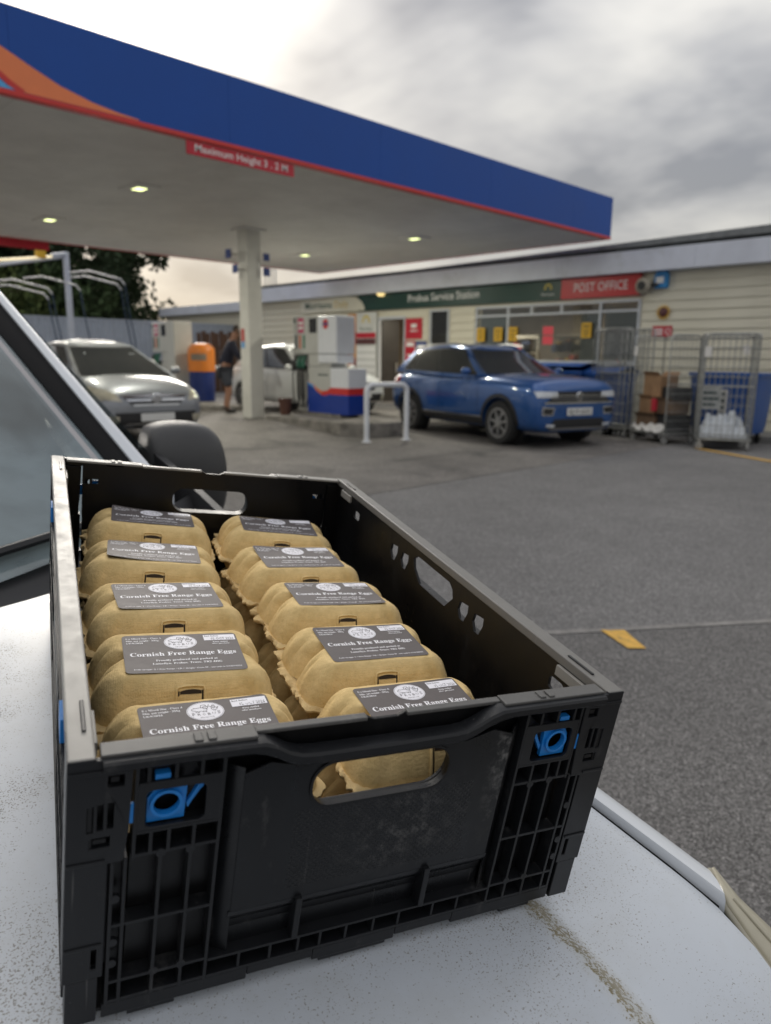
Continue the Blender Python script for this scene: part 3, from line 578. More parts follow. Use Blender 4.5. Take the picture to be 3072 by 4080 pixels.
def fuel_pump(loc, rz, label, full=True):
    """pump: dispenser head, hose bay, lower cabinet with blue swoosh and a side cabinet; local +x towards the side cabinet, front is -y"""
    t = thing('fuel_pump', label, 'fuel pump', loc, rz, 'fuel pumps on the islands'); t.scale = (1, 1, .945)
    B(-.88, -.02, 0, .62, .46, .06).build('plinth', MATS['concrete'], t)
    # hose bay on the left of the front
    B(-.86, .10, .06, -.42, .44, .95).build('hose_bay', MATS['pump_grey'], t, bevel=.01)
    B(-.86, .0, .95, -.42, .44, 1.06).build('nozzle_shelf', MATS['black_plastic'], t, bevel=.01)
    # lower cabinet
    lc = B(-.40, .0, .06, .30, .44, 1.02).build('lower_cabinet', MATS['pump_grey'], t, bevel=.015)
    up_ = [(-.40, .06), (.30, .06), (.30, .47), (.18, .43), (.05, .43), (-.1, .50), (-.24, .60), (-.40, .66)]
    MB().prism(up_, -.006, -.001, XZ()).build('blue_print', MATS['pump_blue'], lc)
    MB().prism([(-.40, .665), (-.24, .605), (-.1, .505), (.05, .435), (.18, .435), (.30, .475), (.30, .58), (.18, .53), (.06, .52), (-.1, .57), (-.24, .66), (-.40, .72)], -.006, -.001, XZ()).build('orange_print', MATS['price_orange'], lc)
    MB().prism([(.02, .437), (.18, .435), (.30, .475), (.30, .575), (.18, .525), (.06, .515)], -.009, -.0065, XZ()).build('red_print', MATS['canopy_red'], lc)
    MB().prism([(-.40, .665), (-.24, .605), (-.16, .55), (-.22, .64), (-.40, .705)], -.009, -.0065, XZ()).build('light_blue_print', MATS['sky_blue_film'], lc)
    for k in range(7): B(-.07+.045*k, -.005, .84, -.04+.045*k, -.001, .875).build('print', MATS['price_dark'], lc)
    # side cabinet, lower and to the right
    if not full:
        B(-.055, -.02, .06, .34, .50, 2.10).build('column', MATS['pump_grey'], t, bevel=.015)
    sc = B(.32, -.02, .06, .86, .46, 1.0).build('side_cabinet', MATS['pump_white'], t, bevel=.015) if full else None
    if full: B(.319, -.026, .06, .866, .466, .46).build('blue_print', MATS['pump_blue'], sc); B(.317, -.028, .462, .868, .468, .60).build('red_print', MATS['canopy_red'], sc)
    B(-.40, .02, 1.03, .30, .42, 1.28).build('neck', MATS['pump_grey'], t, bevel=.01)
    # head: left dispenser and right payment unit
    hd = B(-.86, .0, 1.285, -.06, .44, 2.08).build('head', MATS['pump_grey'], t, bevel=.02)
    pay = B(-.055, -.03, 1.285, .52, .46, 2.06).build('payment_unit', MATS['pump_white'], t, bevel=.03) if full else hd
    if full: B(-.055, -.02, 1.10, .52, .44, 1.275).build('payment_shelf', MATS['pump_white'], t, bevel=.02)
    B(-.34, -.006, 1.72, -.11, -.001, 2.02).build('screen', MATS['pump_screen'], hd)
    for k, mt in enumerate(('price_dark', 'price_orange', 'price_green')): B(-.80+.13*k, -.006, 1.40, -.745+.13*k, -.001, 1.68).build('price_strip', MATS[mt], hd)
    B(-.70, -.006, 1.73, -.52, -.001, 2.03).build('price_panel', MATS['price_pink'], hd)
    B(-.68, -.009, 1.80, -.54, -.007, 1.86).build('price_digits', MATS['letter_white'], hd); B(-.68, -.009, 1.90, -.54, -.007, 1.96).build('price_digits', MATS['letter_white'], hd)
    B(-.84, -.006, 1.94, -.78, -.001, 2.03).build('pump_number', MATS['price_dark'], hd)
    if full: MB().plate([(.20+.085*math.cos(2*pi*k/20), 1.89+.10*math.sin(2*pi*k/20)) for k in range(20)], [], -.036, -.031, XZ()).build('badge', MATS['canopy_red'], pay)
    if full: B(.12, -.039, 1.87, .28, -.037, 1.915).build('badge_bar', MATS['sign_blue'], pay)
    for k in range(3):
        x = -.78+.14*k
        n_ = MB().tube([(x, -.03, .98), (x, -.05, 1.10), (x, -.02, 1.20), (x, .04, 1.24)], [.028, .034, .034, .022], 8).build('nozzle', MATS['nozzle_green' if k else 'nozzle_black'], t, smooth=50)
        B(x-.05, -.07, 1.0, x+.05, -.03, 1.15).build('grip', MATS['nozzle_green' if k else 'nozzle_black'], n_, bevel=.015)
        MB().tube([(x, -.05, 1.02), (x+.01, -.10, .85), (x+.02, -.10, .5), (x+.03, -.07, .18), (x+.05, -.02, .14), (x+.05, .04, .35), (x+.02, .05, .9)], .016, 8).build('hose', MATS['hose_black'], t, smooth=50)
    return t
fuel_pump((-11.44, 9.44, .27), 0, 'fuel pump with white payment unit and red and blue swoosh, beside the white barrier')
p2_ = fuel_pump((-17.55, 9.45, .30), 0, 'narrow grey fuel pump on the far island, behind the orange topped bin', False)
# white hoop barriers
def hoop(x, y, w_, h_, rz, label):
    z = ground_z(x); t = thing('hoop_barrier', label, 'barrier', (x, y, z), rz, 'white hoop barriers at the pump islands'); r_ = .12; pts = [(-w_/2, 0, 0)]
    for k in range(7): a_ = R(180-15*k); pts.append((-w_/2+r_+r_*math.cos(a_), 0, h_-r_+r_*math.sin(a_)))
    for k in range(7): a_ = R(90-15*k); pts.append((w_/2-r_+r_*math.cos(a_), 0, h_-r_+r_*math.sin(a_)))
    pts.append((w_/2, 0, 0)); MB().tube(pts, .045, 12).build('tube', MATS['barrier_white'], t, smooth=50)
    for s_ in (-1, 1): MB().lathe([(0, 0), (.09, 0), (.09, .012), (0, .012)], 16, (s_*w_/2, 0, 0)).build('base_plate', MATS['barrier_white'], t)
hoop(-9.02, 8.92, .82, .97, R(78), 'white steel hoop barrier in front of the near pump')
hoop(-17.9, 11.0, .8, .95, R(90), 'white hoop barrier behind the orange topped bin')
# windscreen wash bin with orange hood
t = thing('forecourt_bin', 'litter bin with domed orange hood on a dark blue drum', 'bin', (-16.75, 9.92, .30))
M('bin_orange', (.68, .20, .02), .42, var=.08); M('bin_blue', (.012, .03, .16), .45, var=.1)
MB().lathe([(0, 0), (.31, 0), (.31, .06), (.32, .74), (0, .74)], 24).build('drum', MATS['bin_blue'], t, smooth=40)
hd = MB().lathe([(.335, .745), (.335, 1.22), (.32, 1.32), (.24, 1.41), (.1, 1.445), (0, 1.45)], 24).build('hood', MATS['bin_orange'], t, smooth=40)
MB().grid(8, 4, lambda u, v_: (.338*math.cos(R(-80+70*u)), .338*math.sin(R(-80+70*u)), 1.02+.16*v_)).build('opening', MATS['interior_dark'], hd)
# brown bucket beside the pump
t = thing('bucket', 'brown plastic bucket standing by the near pump hoses', 'bucket', (-12.1, 9.05, .27))
M('bucket_brown', (.10, .045, .032), .5, var=.15)
MB().lathe([(0, 0), (.10, 0), (.14, .30), (.155, .31), (.155, .33), (.13, .33), (.095, .02), (0, .02)], 18).build('pail', MATS['bucket_brown'], t, smooth=40)
MB().tube([(-.14, 0, .3), (-.1, 0, .2), (0, -.02, .17), (.1, 0, .2), (.14, 0, .3)], .005, 6).build('handle', MATS['galv'], t)
# flowers by the shop door
t = thing('flower_bucket', 'bunch of yellow and red flowers in a bucket by the shop door', 'flowers', (-13.45, 14.55, .115))
M('petal_yellow', (.75, .45, .03), .6, var=.1); M('petal_red', (.6, .06, .03), .6, var=.1); M('stem_green', (.05, .12, .03), .7, var=.2)
MB().lathe([(0, 0), (.14, 0), (.18, .35), (.17, .36), (.13, .02), (0, .02)], 16).build('bucket', MATS['bin_blue'], t, smooth=40); B(-.2, -.2, 0, .2, .2, .0).v
ms, my, mr_ = MB(), MB(), MB()
for k in range(34):
    a_ = rnd.uniform(0, 2*pi); q_ = rnd.uniform(.05, .32); hh = rnd.uniform(1.0, 1.45); p = (math.cos(a_)*q_, math.sin(a_)*q_, hh)
    ms.tube([(p[0]*.3, p[1]*.3, .3), p], .006, 4); (my if k % 3 else mr_).lathe([(0, p[2]-.03), (.05, p[2]), (.04, p[2]+.035), (0, p[2]+.04)], 7, (p[0], p[1], 0))
for mb_, nm_, mt in ((ms, 'stems', 'stem_green'), (my, 'blooms', 'petal_yellow'), (mr_, 'blooms', 'petal_red')): tag(mb_.build(nm_, MATS[mt], t), kind='stuff')

# ------------------------------------------------------------------ bins and roll cages by the shop
M('wheelie_blue', (.015, .085, .33), .45, var=.1, vs=4); M('wheel_grey', (.30, .30, .29), .5, var=.15)
def big_bin(x, y, rz, label, open_lid, w_=1.36, d_=.95, h_=1.18, rect=False):
    t = thing('wheeled_bin', label, 'bin', (x, y, ground_z(x)), rz, 'blue wheeled bins by the shop')
    z0 = .20; rings = []
    for z, s_ in ((z0, .86), (z0+.12, .90), (h_-.02, 1.0)): rings.append([(px*s_, py*s_, z) for px, py in rrect(w_, d_, .09)])
    MB().loft(rings).build('body', MATS['wheelie_blue'], t, smooth=40)
    MB().plate(rrect(w_+.07, d_+.07, .1), [rrect(w_-.08, d_-.08, .07)], h_-.03, h_+.03, XY()).build('rim', MATS['wheelie_blue'], t, bevel=.01)
    if not rect:
        MB().grid(12, 9, lambda u, v_: ((u-.5)*(w_+.08), (v_-.5)*(d_+.06) if not open_lid else (v_-.5)*(d_+.06), h_+.035+.10*math.sin(pi*v_)+(.09*(1-v_) if open_lid else 0))).build('lid', MATS['wheelie_blue'], t, smooth=60).modifiers.new('thick', 'SOLIDIFY').thickness = .012
    for k in range(4): B(-w_/2+.2+k*(w_-.4)/3-.03, -d_/2*.97-.012, z0+.1, -w_/2+.2+k*(w_-.4)/3+.03, -d_/2*.93, h_-.05).build('rib', MATS['wheelie_blue'], t, bevel=.008)
    for sx_ in (-1, 1):
        for sy_ in (-1, 1):
            wf = MB().lathe([(0, -.025), (.085, -.025), (.1, -.012), (.1, .012), (.085, .025), (0, .025)], 16, (sx_*w_*.36, sy_*d_*.34, .10), 'x').build('wheel', MATS['rubber'], t, smooth=40)
            B(sx_*w_*.36-.04, sy_*d_*.34-.03, .12, sx_*w_*.36+.04, sy_*d_*.34+.03, z0+.01).build('fork', MATS['galv'], wf)
    return t
bA = big_bin(-8.35, 13.30, R(2), 'large blue wheeled bin with its lid ajar, behind the blue car', True)
B(.36, -.51, .78, .56, -.485, .98).build('sticker', MATS['paper'], bA)
big_bin(-7.25, 13.35, R(-3), 'blue wheeled bin next to the roll cages, at the blue car\'s bonnet', False, w_=.72, d_=.78, h_=1.16)
bB = big_bin(-4.98, 13.45, R(1), 'blue wheeled bin behind the right roll cage with a white label strip', False, w_=1.15, d_=.95, h_=1.2, rect=True)
o = B(-.02, -.482, .35, .12, -.47, .95).build('label_strip', MATS['paper'], bB)
for k in range(5): B(.02, -.485, .40+.11*k, .08, -.483, .46+.11*k).build('print', MATS['price_dark'], o)

def roll_cage(x, y, rz, label, w_=.80, d_=.72, h_=1.76, lean=0, front=False, zs=11):
    t = thing('roll_cage', label, 'roll cage', (x, y, ground_z(x)), rz, 'wire roll cages beside the shop wall')
    z0 = .19
    bs = MB().plate(rrect(w_, d_, .03), [], z0-.03, z0, XY()).build('base', MATS['zinc'], t, bevel=.006)
    for k in range(6): B(-w_/2+.03, -d_/2+.06+k*(d_-.12)/5-.02, z0+.001, w_/2-.03, -d_/2+.06+k*(d_-.12)/5+.02, z0+.012).build('slat', MATS['zinc'], t)
    def panel(p0, p1, nm_):
        p0, p1 = Vector(p0), Vector(p1); dd = (p1-p0); tp = Vector((0, 0, h_-.06)); c_ = .08
        u = dd.normalized()
        pts = [p0+Vector((0, 0, z0)), p0+tp, p0+tp+u*.02+Vector((0, 0, .045)), p0+tp+u*c_+Vector((0, 0, .06)), p1+tp-u*c_+Vector((0, 0, .06)), p1+tp-u*.02+Vector((0, 0, .045)), p1+tp, p1+Vector((0, 0, z0))]
        f_ = MB().tube(pts, .013, 8).build(nm_, MATS['zinc'], t, smooth=50); wm = MB(); n = 9
        for k in range(1, n): q = p0+dd*k/n; wm.tube([q+Vector((0, 0, z0+.02)), q+tp+Vector((0, 0, .05))], .0045, 4, caps=False)
        for k in range(zs): z = z0+.06+(h_-z0-.12)*k/(zs-1); wm.tube([p0+Vector((0, 0, z)), p1+Vector((0, 0, z))], .0045 if k % 5 else .009, 4, caps=False)
        tag(wm.build('wire_mesh', MATS['zinc'], f_), kind='stuff')
    a_, b_ = w_/2-.02, d_/2-.02
    panel((-a_, -b_, 0), (-a_, b_, 0), 'side_panel'); panel((a_, -b_, 0), (a_, b_, 0), 'side_panel'); panel((-a_, b_, 0), (a_, b_, 0), 'back_panel')
    if front: panel((-a_, -b_, 0), (a_, -b_, 0), 'front_gate')
    for sx_ in (-1, 1):
        for sy_ in (-1, 1):
            cw = MB().lathe([(0, -.018), (.05, -.018), (.062, -.008), (.062, .008), (.05, .018), (0, .018)], 16, (sx_*(a_-.03), sy_*(b_-.04), .062), 'y' if (sx_+sy_) else 'x').build('caster', MATS['wheel_grey'], t, smooth=40)
            B(sx_*(a_-.03)-.025, sy_*(b_-.04)-.025, .075, sx_*(a_-.03)+.025, sy_*(b_-.04)+.025, z0-.03).build('fork', MATS['galv'], cw)
    return t
# nested empties on the left, cage with cardboard, cage with plastic sheeting
for k in range(3):
    roll_cage(-7.06+.13*k, 13.22-.06*k, R(78), ['leftmost', 'middle', 'rightmost'][k]+' of the empty roll cages nested beside the blue bin', w_=.66, d_=.70, h_=2.0, zs=10)
cA = roll_cage(-5.86, 12.72, R(-24), 'roll cage full of cardboard boxes and waste paper', w_=.92, d_=.66, h_=1.85)
cB = roll_cage(-4.72, 12.50, R(28), 'roll cage on the right with white plastic wrapping in its bottom', w_=.82, d_=.74, h_=1.85, front=True)
M('cardboard', (.32, .19, .10), .8, var=.2, vs=6, bump=.2, bs=30); M('cardboard_dark', (.16, .10, .06), .8, var=.25, vs=6); M('film_plastic', (.62, .66, .70), .3, var=.15, vs=9); M('black_crate', (.02, .02, .022), .5, var=.1); M('red_pack', (.55, .03, .05), .5, var=.1)
def carton(px, py, pz, sx_, sy_, sz_, rz, mt, label, nm_='cardboard_box', flaps=True):
    cage = Matrix.Translation((-5.86, 12.72, 0)) @ Matrix.Rotation(R(-24), 4, 'Z'); p = cage @ Vector((px, py, pz))
    t = thing(nm_, label, 'box', p, rz+R(-24))
    B(-sx_/2, -sy_/2, 0, sx_/2, sy_/2, sz_).build('body', MATS[mt], t, bevel=.006)
    if flaps:
        for s_ in (-1, 1): MB().add([(-sx_/2, s_*sy_/2, sz_), (sx_/2, s_*sy_/2, sz_), (sx_/2-.02, s_*(sy_/2+.06), sz_+.07), (-sx_/2+.02, s_*(sy_/2+.06), sz_+.075)], [(0, 1, 2, 3)]).build('flap', MATS[mt], t)
    return t
carton(-.18, .02, .20, .46, .5, .24, R(6), 'cardboard_dark', 'crushed brown box at the bottom left of the cardboard cage')
carton(.22, .05, .20, .36, .46, .30, R(-9), 'black_crate', 'black box at the bottom right of the cardboard cage', flaps=False)
carton(-.20, .05, .47, .42, .46, .28, R(-4), 'cardboard', 'flat brown carton in the middle of the cardboard cage')
carton(.20, .02, .51, .40, .44, .22, R(8), 'cardboard_dark', 'dark brown carton on the black box in the cardboard cage')
carton(-.17, .06, .76, .42, .40, .40, R(3), 'cardboard', 'tall tan carton on top in the cardboard cage')
carton(.21, .08, .75, .38, .36, .22, R(-6), 'black_crate', 'dark tray at the top right of the cardboard cage', 'tray', False)
carton(.06, -.24, .55, .10, .06, .22, R(10), 'red_pack', 'narrow red packet at the front of the cardboard cage', 'packet', False)
for k in range(3):
    cage = Matrix.Translation((-5.86, 12.72, 0)) @ Matrix.Rotation(R(-24), 4, 'Z'); p = cage @ Vector((-.3+.26*k, -.27, .205))
    o = MB().grid(7, 6, lambda u, v_: ((u-.5)*.24, (v_-.5)*.10+.02*math.sin(7*u+k), .01+.10*v_+.03*math.sin(5*u+3*v_+k))).build('paper_sheet', MATS['paper'], loc=p, rot=(0, 0, R(-24+12*k))); o.modifiers.new('t', 'SOLIDIFY').thickness = .003
    tag(o, ['crumpled white paper at the left front of the cardboard cage', 'crumpled white paper at the middle front of the cardboard cage', 'crumpled white paper at the right front of the cardboard cage'][k], 'paper')
mW = Matrix.Translation((-4.72, 12.50, 0)) @ Matrix.Rotation(R(28), 4, 'Z')
o = MB().grid(26, 22, lambda u, v_: ((u-.5)*.70, (v_-.5)*.62, .205+math.sin(pi*min(1, max(0, u)))**.3*math.sin(pi*v_)**.3*(.16+.42*abs(noise.noise((u*5.2, v_*5.2, 2.2)))+.16*abs(noise.noise((u*13, v_*13, .5)))))).build('plastic_wrap', MATS['film_plastic'], smooth=35); o.matrix_world = mW; tag(o, 'heap of white plastic wrapping in the bottom of the right roll cage', 'plastic')
# white notices tied to cages
for k, (cg, px, py, pz, lab) in enumerate(((cA, -.40, -.33, 1.60, 'a'), (cB, -.36, -.37, 1.58, 'b'), (cB, .30, .36, 1.62, 'c'))):
    B(-.05, -.008, -.09, .05, -.004, .07).build('tag', MATS['paper'], cg, loc=(px, py-.012, pz), rot=(0, R(8-9*k), 0))
M('notice_grey', (.40, .41, .40), .6, var=.2, vs=9)
o = B(-.34, .29, .62, -.02, .30, 1.0).build('notice', MATS['notice_grey'], cB)
for a_ in range(3): B(-.30, .282, .68+.1*a_, -.10+.05*(a_ % 2), .288, .72+.1*a_).build('print', MATS['price_dark'], o)

# ------------------------------------------------------------------ left background: fence, jet wash, timber fence
fe = thing('steel_fence', 'pale grey corrugated steel fence across the back of the wash bays', 'fence', (-26, 11, .17))
me = None
for k in range(11):
    y0 = -7.5+1.4*k
    if me is None:
        pts = []
        for j in range(29): pts.append((1.39*j/28, .03 if (j//2) % 2 else 0))
        mbf = MB().add([(x_, y_, z_) for z_ in (0, 2.42) for y_, x_ in pts], [(j, j+1, 29+j+1, 29+j) for j in range(28)]); me = mbf.mesh('sheet', MATS['fence_grey'])
    put('sheet', me, fe, loc=(0, y0, .05))
    B(-.06, y0-.03, 0, -.005, y0+.03, 2.5).build('post', MATS['fence_grey'], fe)
B(.035, -7.5, 2.44, -.04, 7.9, 2.53).build('top_rail', MATS['fence_grey'], fe); B(.034, -7.5, .0, -.03, 7.9, .05).build('bottom_rail', MATS['fence_grey'], fe)
jw = thing('jet_wash_frame', 'galvanised jet wash gantry with a slanting light bar and hose booms', 'gantry', (-22.0, 8.3, .17))
def jx(mb, name, mat, par=None, **k): return mb.build(name, MATS[mat], par or jw, xf=lambda x, y, z: (x+22, y-8.3, z-.17), **k)
M('galv_pale', (.52, .56, .62), .45, var=.1); M('boom_steel', (.55, .55, .53), .35, metal=.6, var=.1); M('hose_blue', (.012, .035, .07), .5); M('strip_light_cream', (.85, .72, .45), .5, emit=.35)
jx(B(-22.27, 8.80, .17, -22.13, 8.94, 4.32), 'post', 'galv_pale', bevel=.01); jx(B(-22.27, 6.70, .17, -22.13, 6.84, 3.85), 'post', 'galv_pale', bevel=.01)
jx(MB().tube([(-22.2, 8.9, 4.28), (-21.9, 8.35, 4.15)], .055, 8), 'arm', 'galv_pale'); jx(MB().tube([(-21.9, 8.35, 4.12), (-20.4, 5.4, 3.55)], .035, 8), 'light_bar', 'strip_light_cream')
jx(B(-21.75, 7.85, 4.02, -21.6, 8.1, 4.22), 'warning_plate', 'poster_yellow')
jx(MB().tube([(-22.2, 8.87, 4.2), (-22.2, 6.77, 3.75)], .05, 8), 'beam', 'galv_pale')
for k, (y0, z0, dx) in enumerate(((8.87, 3.75, .25), (8.87, 3.62, .0), (6.77, 3.35, .2), (6.77, 3.22, -.1), (7.6, 3.5, .1))):
    b_ = jx(MB().tube([(-22.2+dx*.2, y0+.05, z0), (-22.0+dx, y0+.45, z0+.06), (-21.7+dx, y0+1.25, z0-.13), (-21.68+dx, y0+1.36, z0-.28)], .026, 8), 'hose_boom', 'boom_steel', smooth=50)
    jx(MB().tube([(-21.68+dx, y0+1.36, z0-.25), (-21.66+dx, y0+1.42, z0-.9), (-21.6+dx, y0+1.55, z0-1.9), (-21.6+dx, y0+1.5, .5)], .02, 6), 'hose', 'hose_blue', b_)
wf = thing('timber_fence', 'dark brown timber slat fence beyond the white car', 'fence', (-23.2, 15.5, .17))
for k in range(22): B(-.03+(.02 if k % 2 else 0), -1.9+.18*k, 0, .0+(.02 if k % 2 else 0), -1.9+.18*k+.155, 2.05+(.06 if k % 2 else 0)+.05*rnd.random()).build('slat', MATS['wood_brown'], wf)
for z in (.5, 1.5): B(-.08, -1.95, z, -.035, 2.1, z+.08).build('rail', MATS['wood_brown'], wf)
# ------------------------------------------------------------------ vehicles
from mathutils.bvhtree import BVHTree
M('car_blue', (.011, .08, .28), .28, metal=.3, var=.06, vs=2, coat=.9); M('car_silver', (.27, .285, .31), .42, metal=.45, var=.05, vs=2, coat=.8); M('car_white', (.70, .71, .70), .35, var=.04, vs=2, coat=.8)
M('car_trim', (.022, .022, .024), .5, var=.15, vs=10); M('chrome', (.62, .63, .65), .18, metal=.95, var=.05); M('alloy', (.36, .36, .36), .36, metal=.7, var=.1); M('tyre', (.02, .02, .02), .8, var=.2, vs=10)
M('lamp_lens', (.60, .63, .66), .12, var=.1, vs=8, coat=1.0); M('lamp_red', (.35, .01, .015), .2, var=.1, coat=1.0); M('plate_white', (.75, .75, .73), .4, var=.04); M('plate_ink', (.02, .02, .02), .5, var=.1)
M('car_glass', (.012, .015, .017), .06, spec=.8, var=.1, vs=3, coat=.6); M('lamp_smoke', (.46, .43, .34), .15, var=.2, vs=10, coat=1.0)
def evaluated(o):
    dg = bpy.context.evaluated_depsgraph_get(); me = bpy.data.meshes.new_from_object(o.evaluated_get(dg)); return me
def lerp(a, b, t): return a+(b-a)*t
def table(tb, x):
    """piecewise linear"""
    if x <= tb[0][0]: return tb[0][1]
    for (a, p), (b, q) in zip(tb[:-1], tb[1:]):
        if x <= b: return lerp(p, q, (x-a)/(b-a))
    return tb[-1][1]
def car(name, label, paint, loc, rot, st, gh, wheels, spec, group=None, cat='car'):
    t = thing(name, label, cat, loc, 0, group); t.rotation_euler = rot; t.scale = (spec.get('scale', 1),)*3
    rings = []
    for (x, zb, zs, zt, w_, ws) in st:
        h = [(0, zb), (.78*w_, zb), (.965*w_, zb+.07), (w_, zb+.42*(zs-zb)), (.985*w_, zb+.80*(zs-zb)), (ws, zs), (.55*ws, zt-(zt-zs)*.18), (0, zt)]
        rings.append([(x, y, z) for y, z in h] + [(x, -y, z) for y, z in h[-2:0:-1]])
    bo = MB().loft(rings).build('body', MATS[paint], None, smooth=60)
    s_ = bo.modifiers.new('s', 'SUBSURF'); s_.levels = s_.render_levels = 2
    wr, wt = wheels['r'], wheels['y']; cut = []
    for wx in wheels['x']:
        for sg in (-1, 1):
            c_ = MB().lathe([(0, -.3), (wr+.055, -.3), (wr+.055, .3), (0, .3)], 28, (wx, sg*(wt+.10), wr), 'y').build('cut', MATS['car_trim']); cut.append(c_)
            bm_ = bo.modifiers.new('b', 'BOOLEAN'); bm_.operation = 'DIFFERENCE'; bm_.object = c_; bm_.solver = 'EXACT'
    me = evaluated(bo); bo.modifiers.clear(); bo.data = me; bo.parent = t
    for c_ in cut: bpy.data.objects.remove(c_)
    me.polygons.foreach_set('use_smooth', [True]*len(me.polygons)); me.set_sharp_from_angle(angle=R(38))
    bvh = BVHTree.FromPolygons([v.co.copy() for v in me.vertices], [tuple(p.vertices) for p in me.polygons])
    # greenhouse
    zb_, zr_ = gh['belt'], gh['roof']; rc = .07
    XF = lambda t_: lerp(gh['xf0'], gh['xf1'], t_); XR = lambda t_: lerp(gh['xr0'], gh['xr1'], t_); HW = lambda t_: lerp(gh['w0'], gh['w1'], max(0, t_)**1.15)
    def zz(x, t_): return lerp(table(zb_, x), table(zr_, x), t_)
    def side(fx, t_, sg, off=0):
        x = lerp(XR(t_)+rc, XF(t_)-rc, fx); y = HW(t_)-.055*(2*fx-1)**2
        return (x, sg*(y+off), zz(x, t_)+off*.35)
    def front(fy, t_, off=0):
        x = XF(t_)-.10*(2*fy-1)**2; y = (HW(t_)-rc-.01)*(2*fy-1)
        return (x+off*.6, y, zz(x, t_)+off*.8)
    def rear(fy, t_, off=0):
        x = XR(t_)+.08*(2*fy-1)**2; y = (HW(t_)-rc-.01)*(1-2*fy)
        return (x-off*.7, y, zz(x, t_)+off*.7)
    rings = []
    for t_ in (-.12, 0, .33, .66, .92, 1.0):
        rg = [front(k/6, t_) for k in range(7)] + [side(1-k/10, t_, 1) for k in range(11)] + [rear(k/6, t_) for k in range(7)] + [side(k/10, t_, -1) for k in range(11)]
        rings.append(rg)
    cx_ = (gh['xf1']+gh['xr1'])/2
    for sc, dz in ((.86, .028), (.55, .052), (.2, .06)):
        rings.append([(cx_+(p[0]-cx_)*sc, p[1]*sc, table(zr_, cx_+(p[0]-cx_)*sc)+dz) for p in rings[5]])
    MB().loft(rings).build('cabin', MATS[paint], t, smooth=50)
    def pane(fn, a0, a1, t0, t1, nm_='window', mat='car_glass', n=8, off=.006):
        return MB().grid(n, 6, lambda u, v_: fn(lerp(a0, a1, u), lerp(t0, t1, v_), off)).build(nm_, MATS[mat], t, smooth=60)
    pane(front, -.03, 1.03, .0, .975, 'windscreen_surround', 'car_trim', off=.003); pane(front, .005, .995, .03, .95, 'windscreen'); pane(rear, .08, .92, .25, .9, 'rear_window')
    for sg in (-1, 1):
        f_ = lambda a, b, off: side(a, b, sg, off)
        pane(f_, gh['side'][0], gh['side'][-1], .02, .93, 'window_surround', 'car_trim', off=.004)
        for a_, b_ in zip(gh['side'][:-1], gh['side'][1:]): pane(f_, a_+.012, b_-.012, .08, .88, off=.010)
    def hit(o, d):
        h_ = bvh.ray_cast(Vector(o), Vector(d)); return h_[0]
    def proj(kind, pts4, nm_, mat, off=.006, n=(8, 5), par=None):
        (a, b, c, d) = [Vector((*p, 0)) for p in pts4]
        def fn(u, v_):
            p = lerp(lerp(a, b, u), lerp(d, c, u), v_)
            if kind == 'front': h_ = hit((4, p.x, p.y), (-1, 0, 0)); q = h_ or Vector((st[0][0], p.x, p.y)); return (q.x+off, q.y, q.z)
            if kind == 'rear': h_ = hit((-4, p.x, p.y), (1, 0, 0)); q = h_ or Vector((st[-1][0], p.x, p.y)); return (q.x-off, q.y, q.z)
            sg = 1 if kind == 'left' else -1
            h_ = hit((p.x, sg*3, p.y), (0, -sg, 0)); q = h_ or Vector((p.x, sg*wt, p.y)); return (q.x, q.y+sg*off, q.z)
        o = MB().grid(n[0], n[1], fn).build(nm_, MATS[mat], par or t, smooth=60); return o
    def line(kind, pts, w_, nm_='panel_gap', mat='plate_ink'):
        mb_ = MB()
        for (x0, z0), (x1, z1) in zip(pts[:-1], pts[1:]):
            dx, dz = x1-x0, z1-z0; ln = math.hypot(dx, dz) or 1; nx, nz = -dz/ln*w_/2, dx/ln*w_/2; vs = []
            for k in range(9):
                for s_ in (-1, 1):
                    x, z = lerp(x0, x1, k/8)+nx*s_, lerp(z0, z1, k/8)+nz*s_; sg = 1 if kind == 'left' else -1
                    h_ = hit((x, sg*3, z), (0, -sg, 0)); y = h_.y if h_ else sg*wt; vs.append((x, y+sg*.003, z))
            mb_.add(vs, [(2*k, 2*k+1, 2*k+3, 2*k+2) for k in range(8)])
        return mb_.build(nm_, MATS[mat], t)
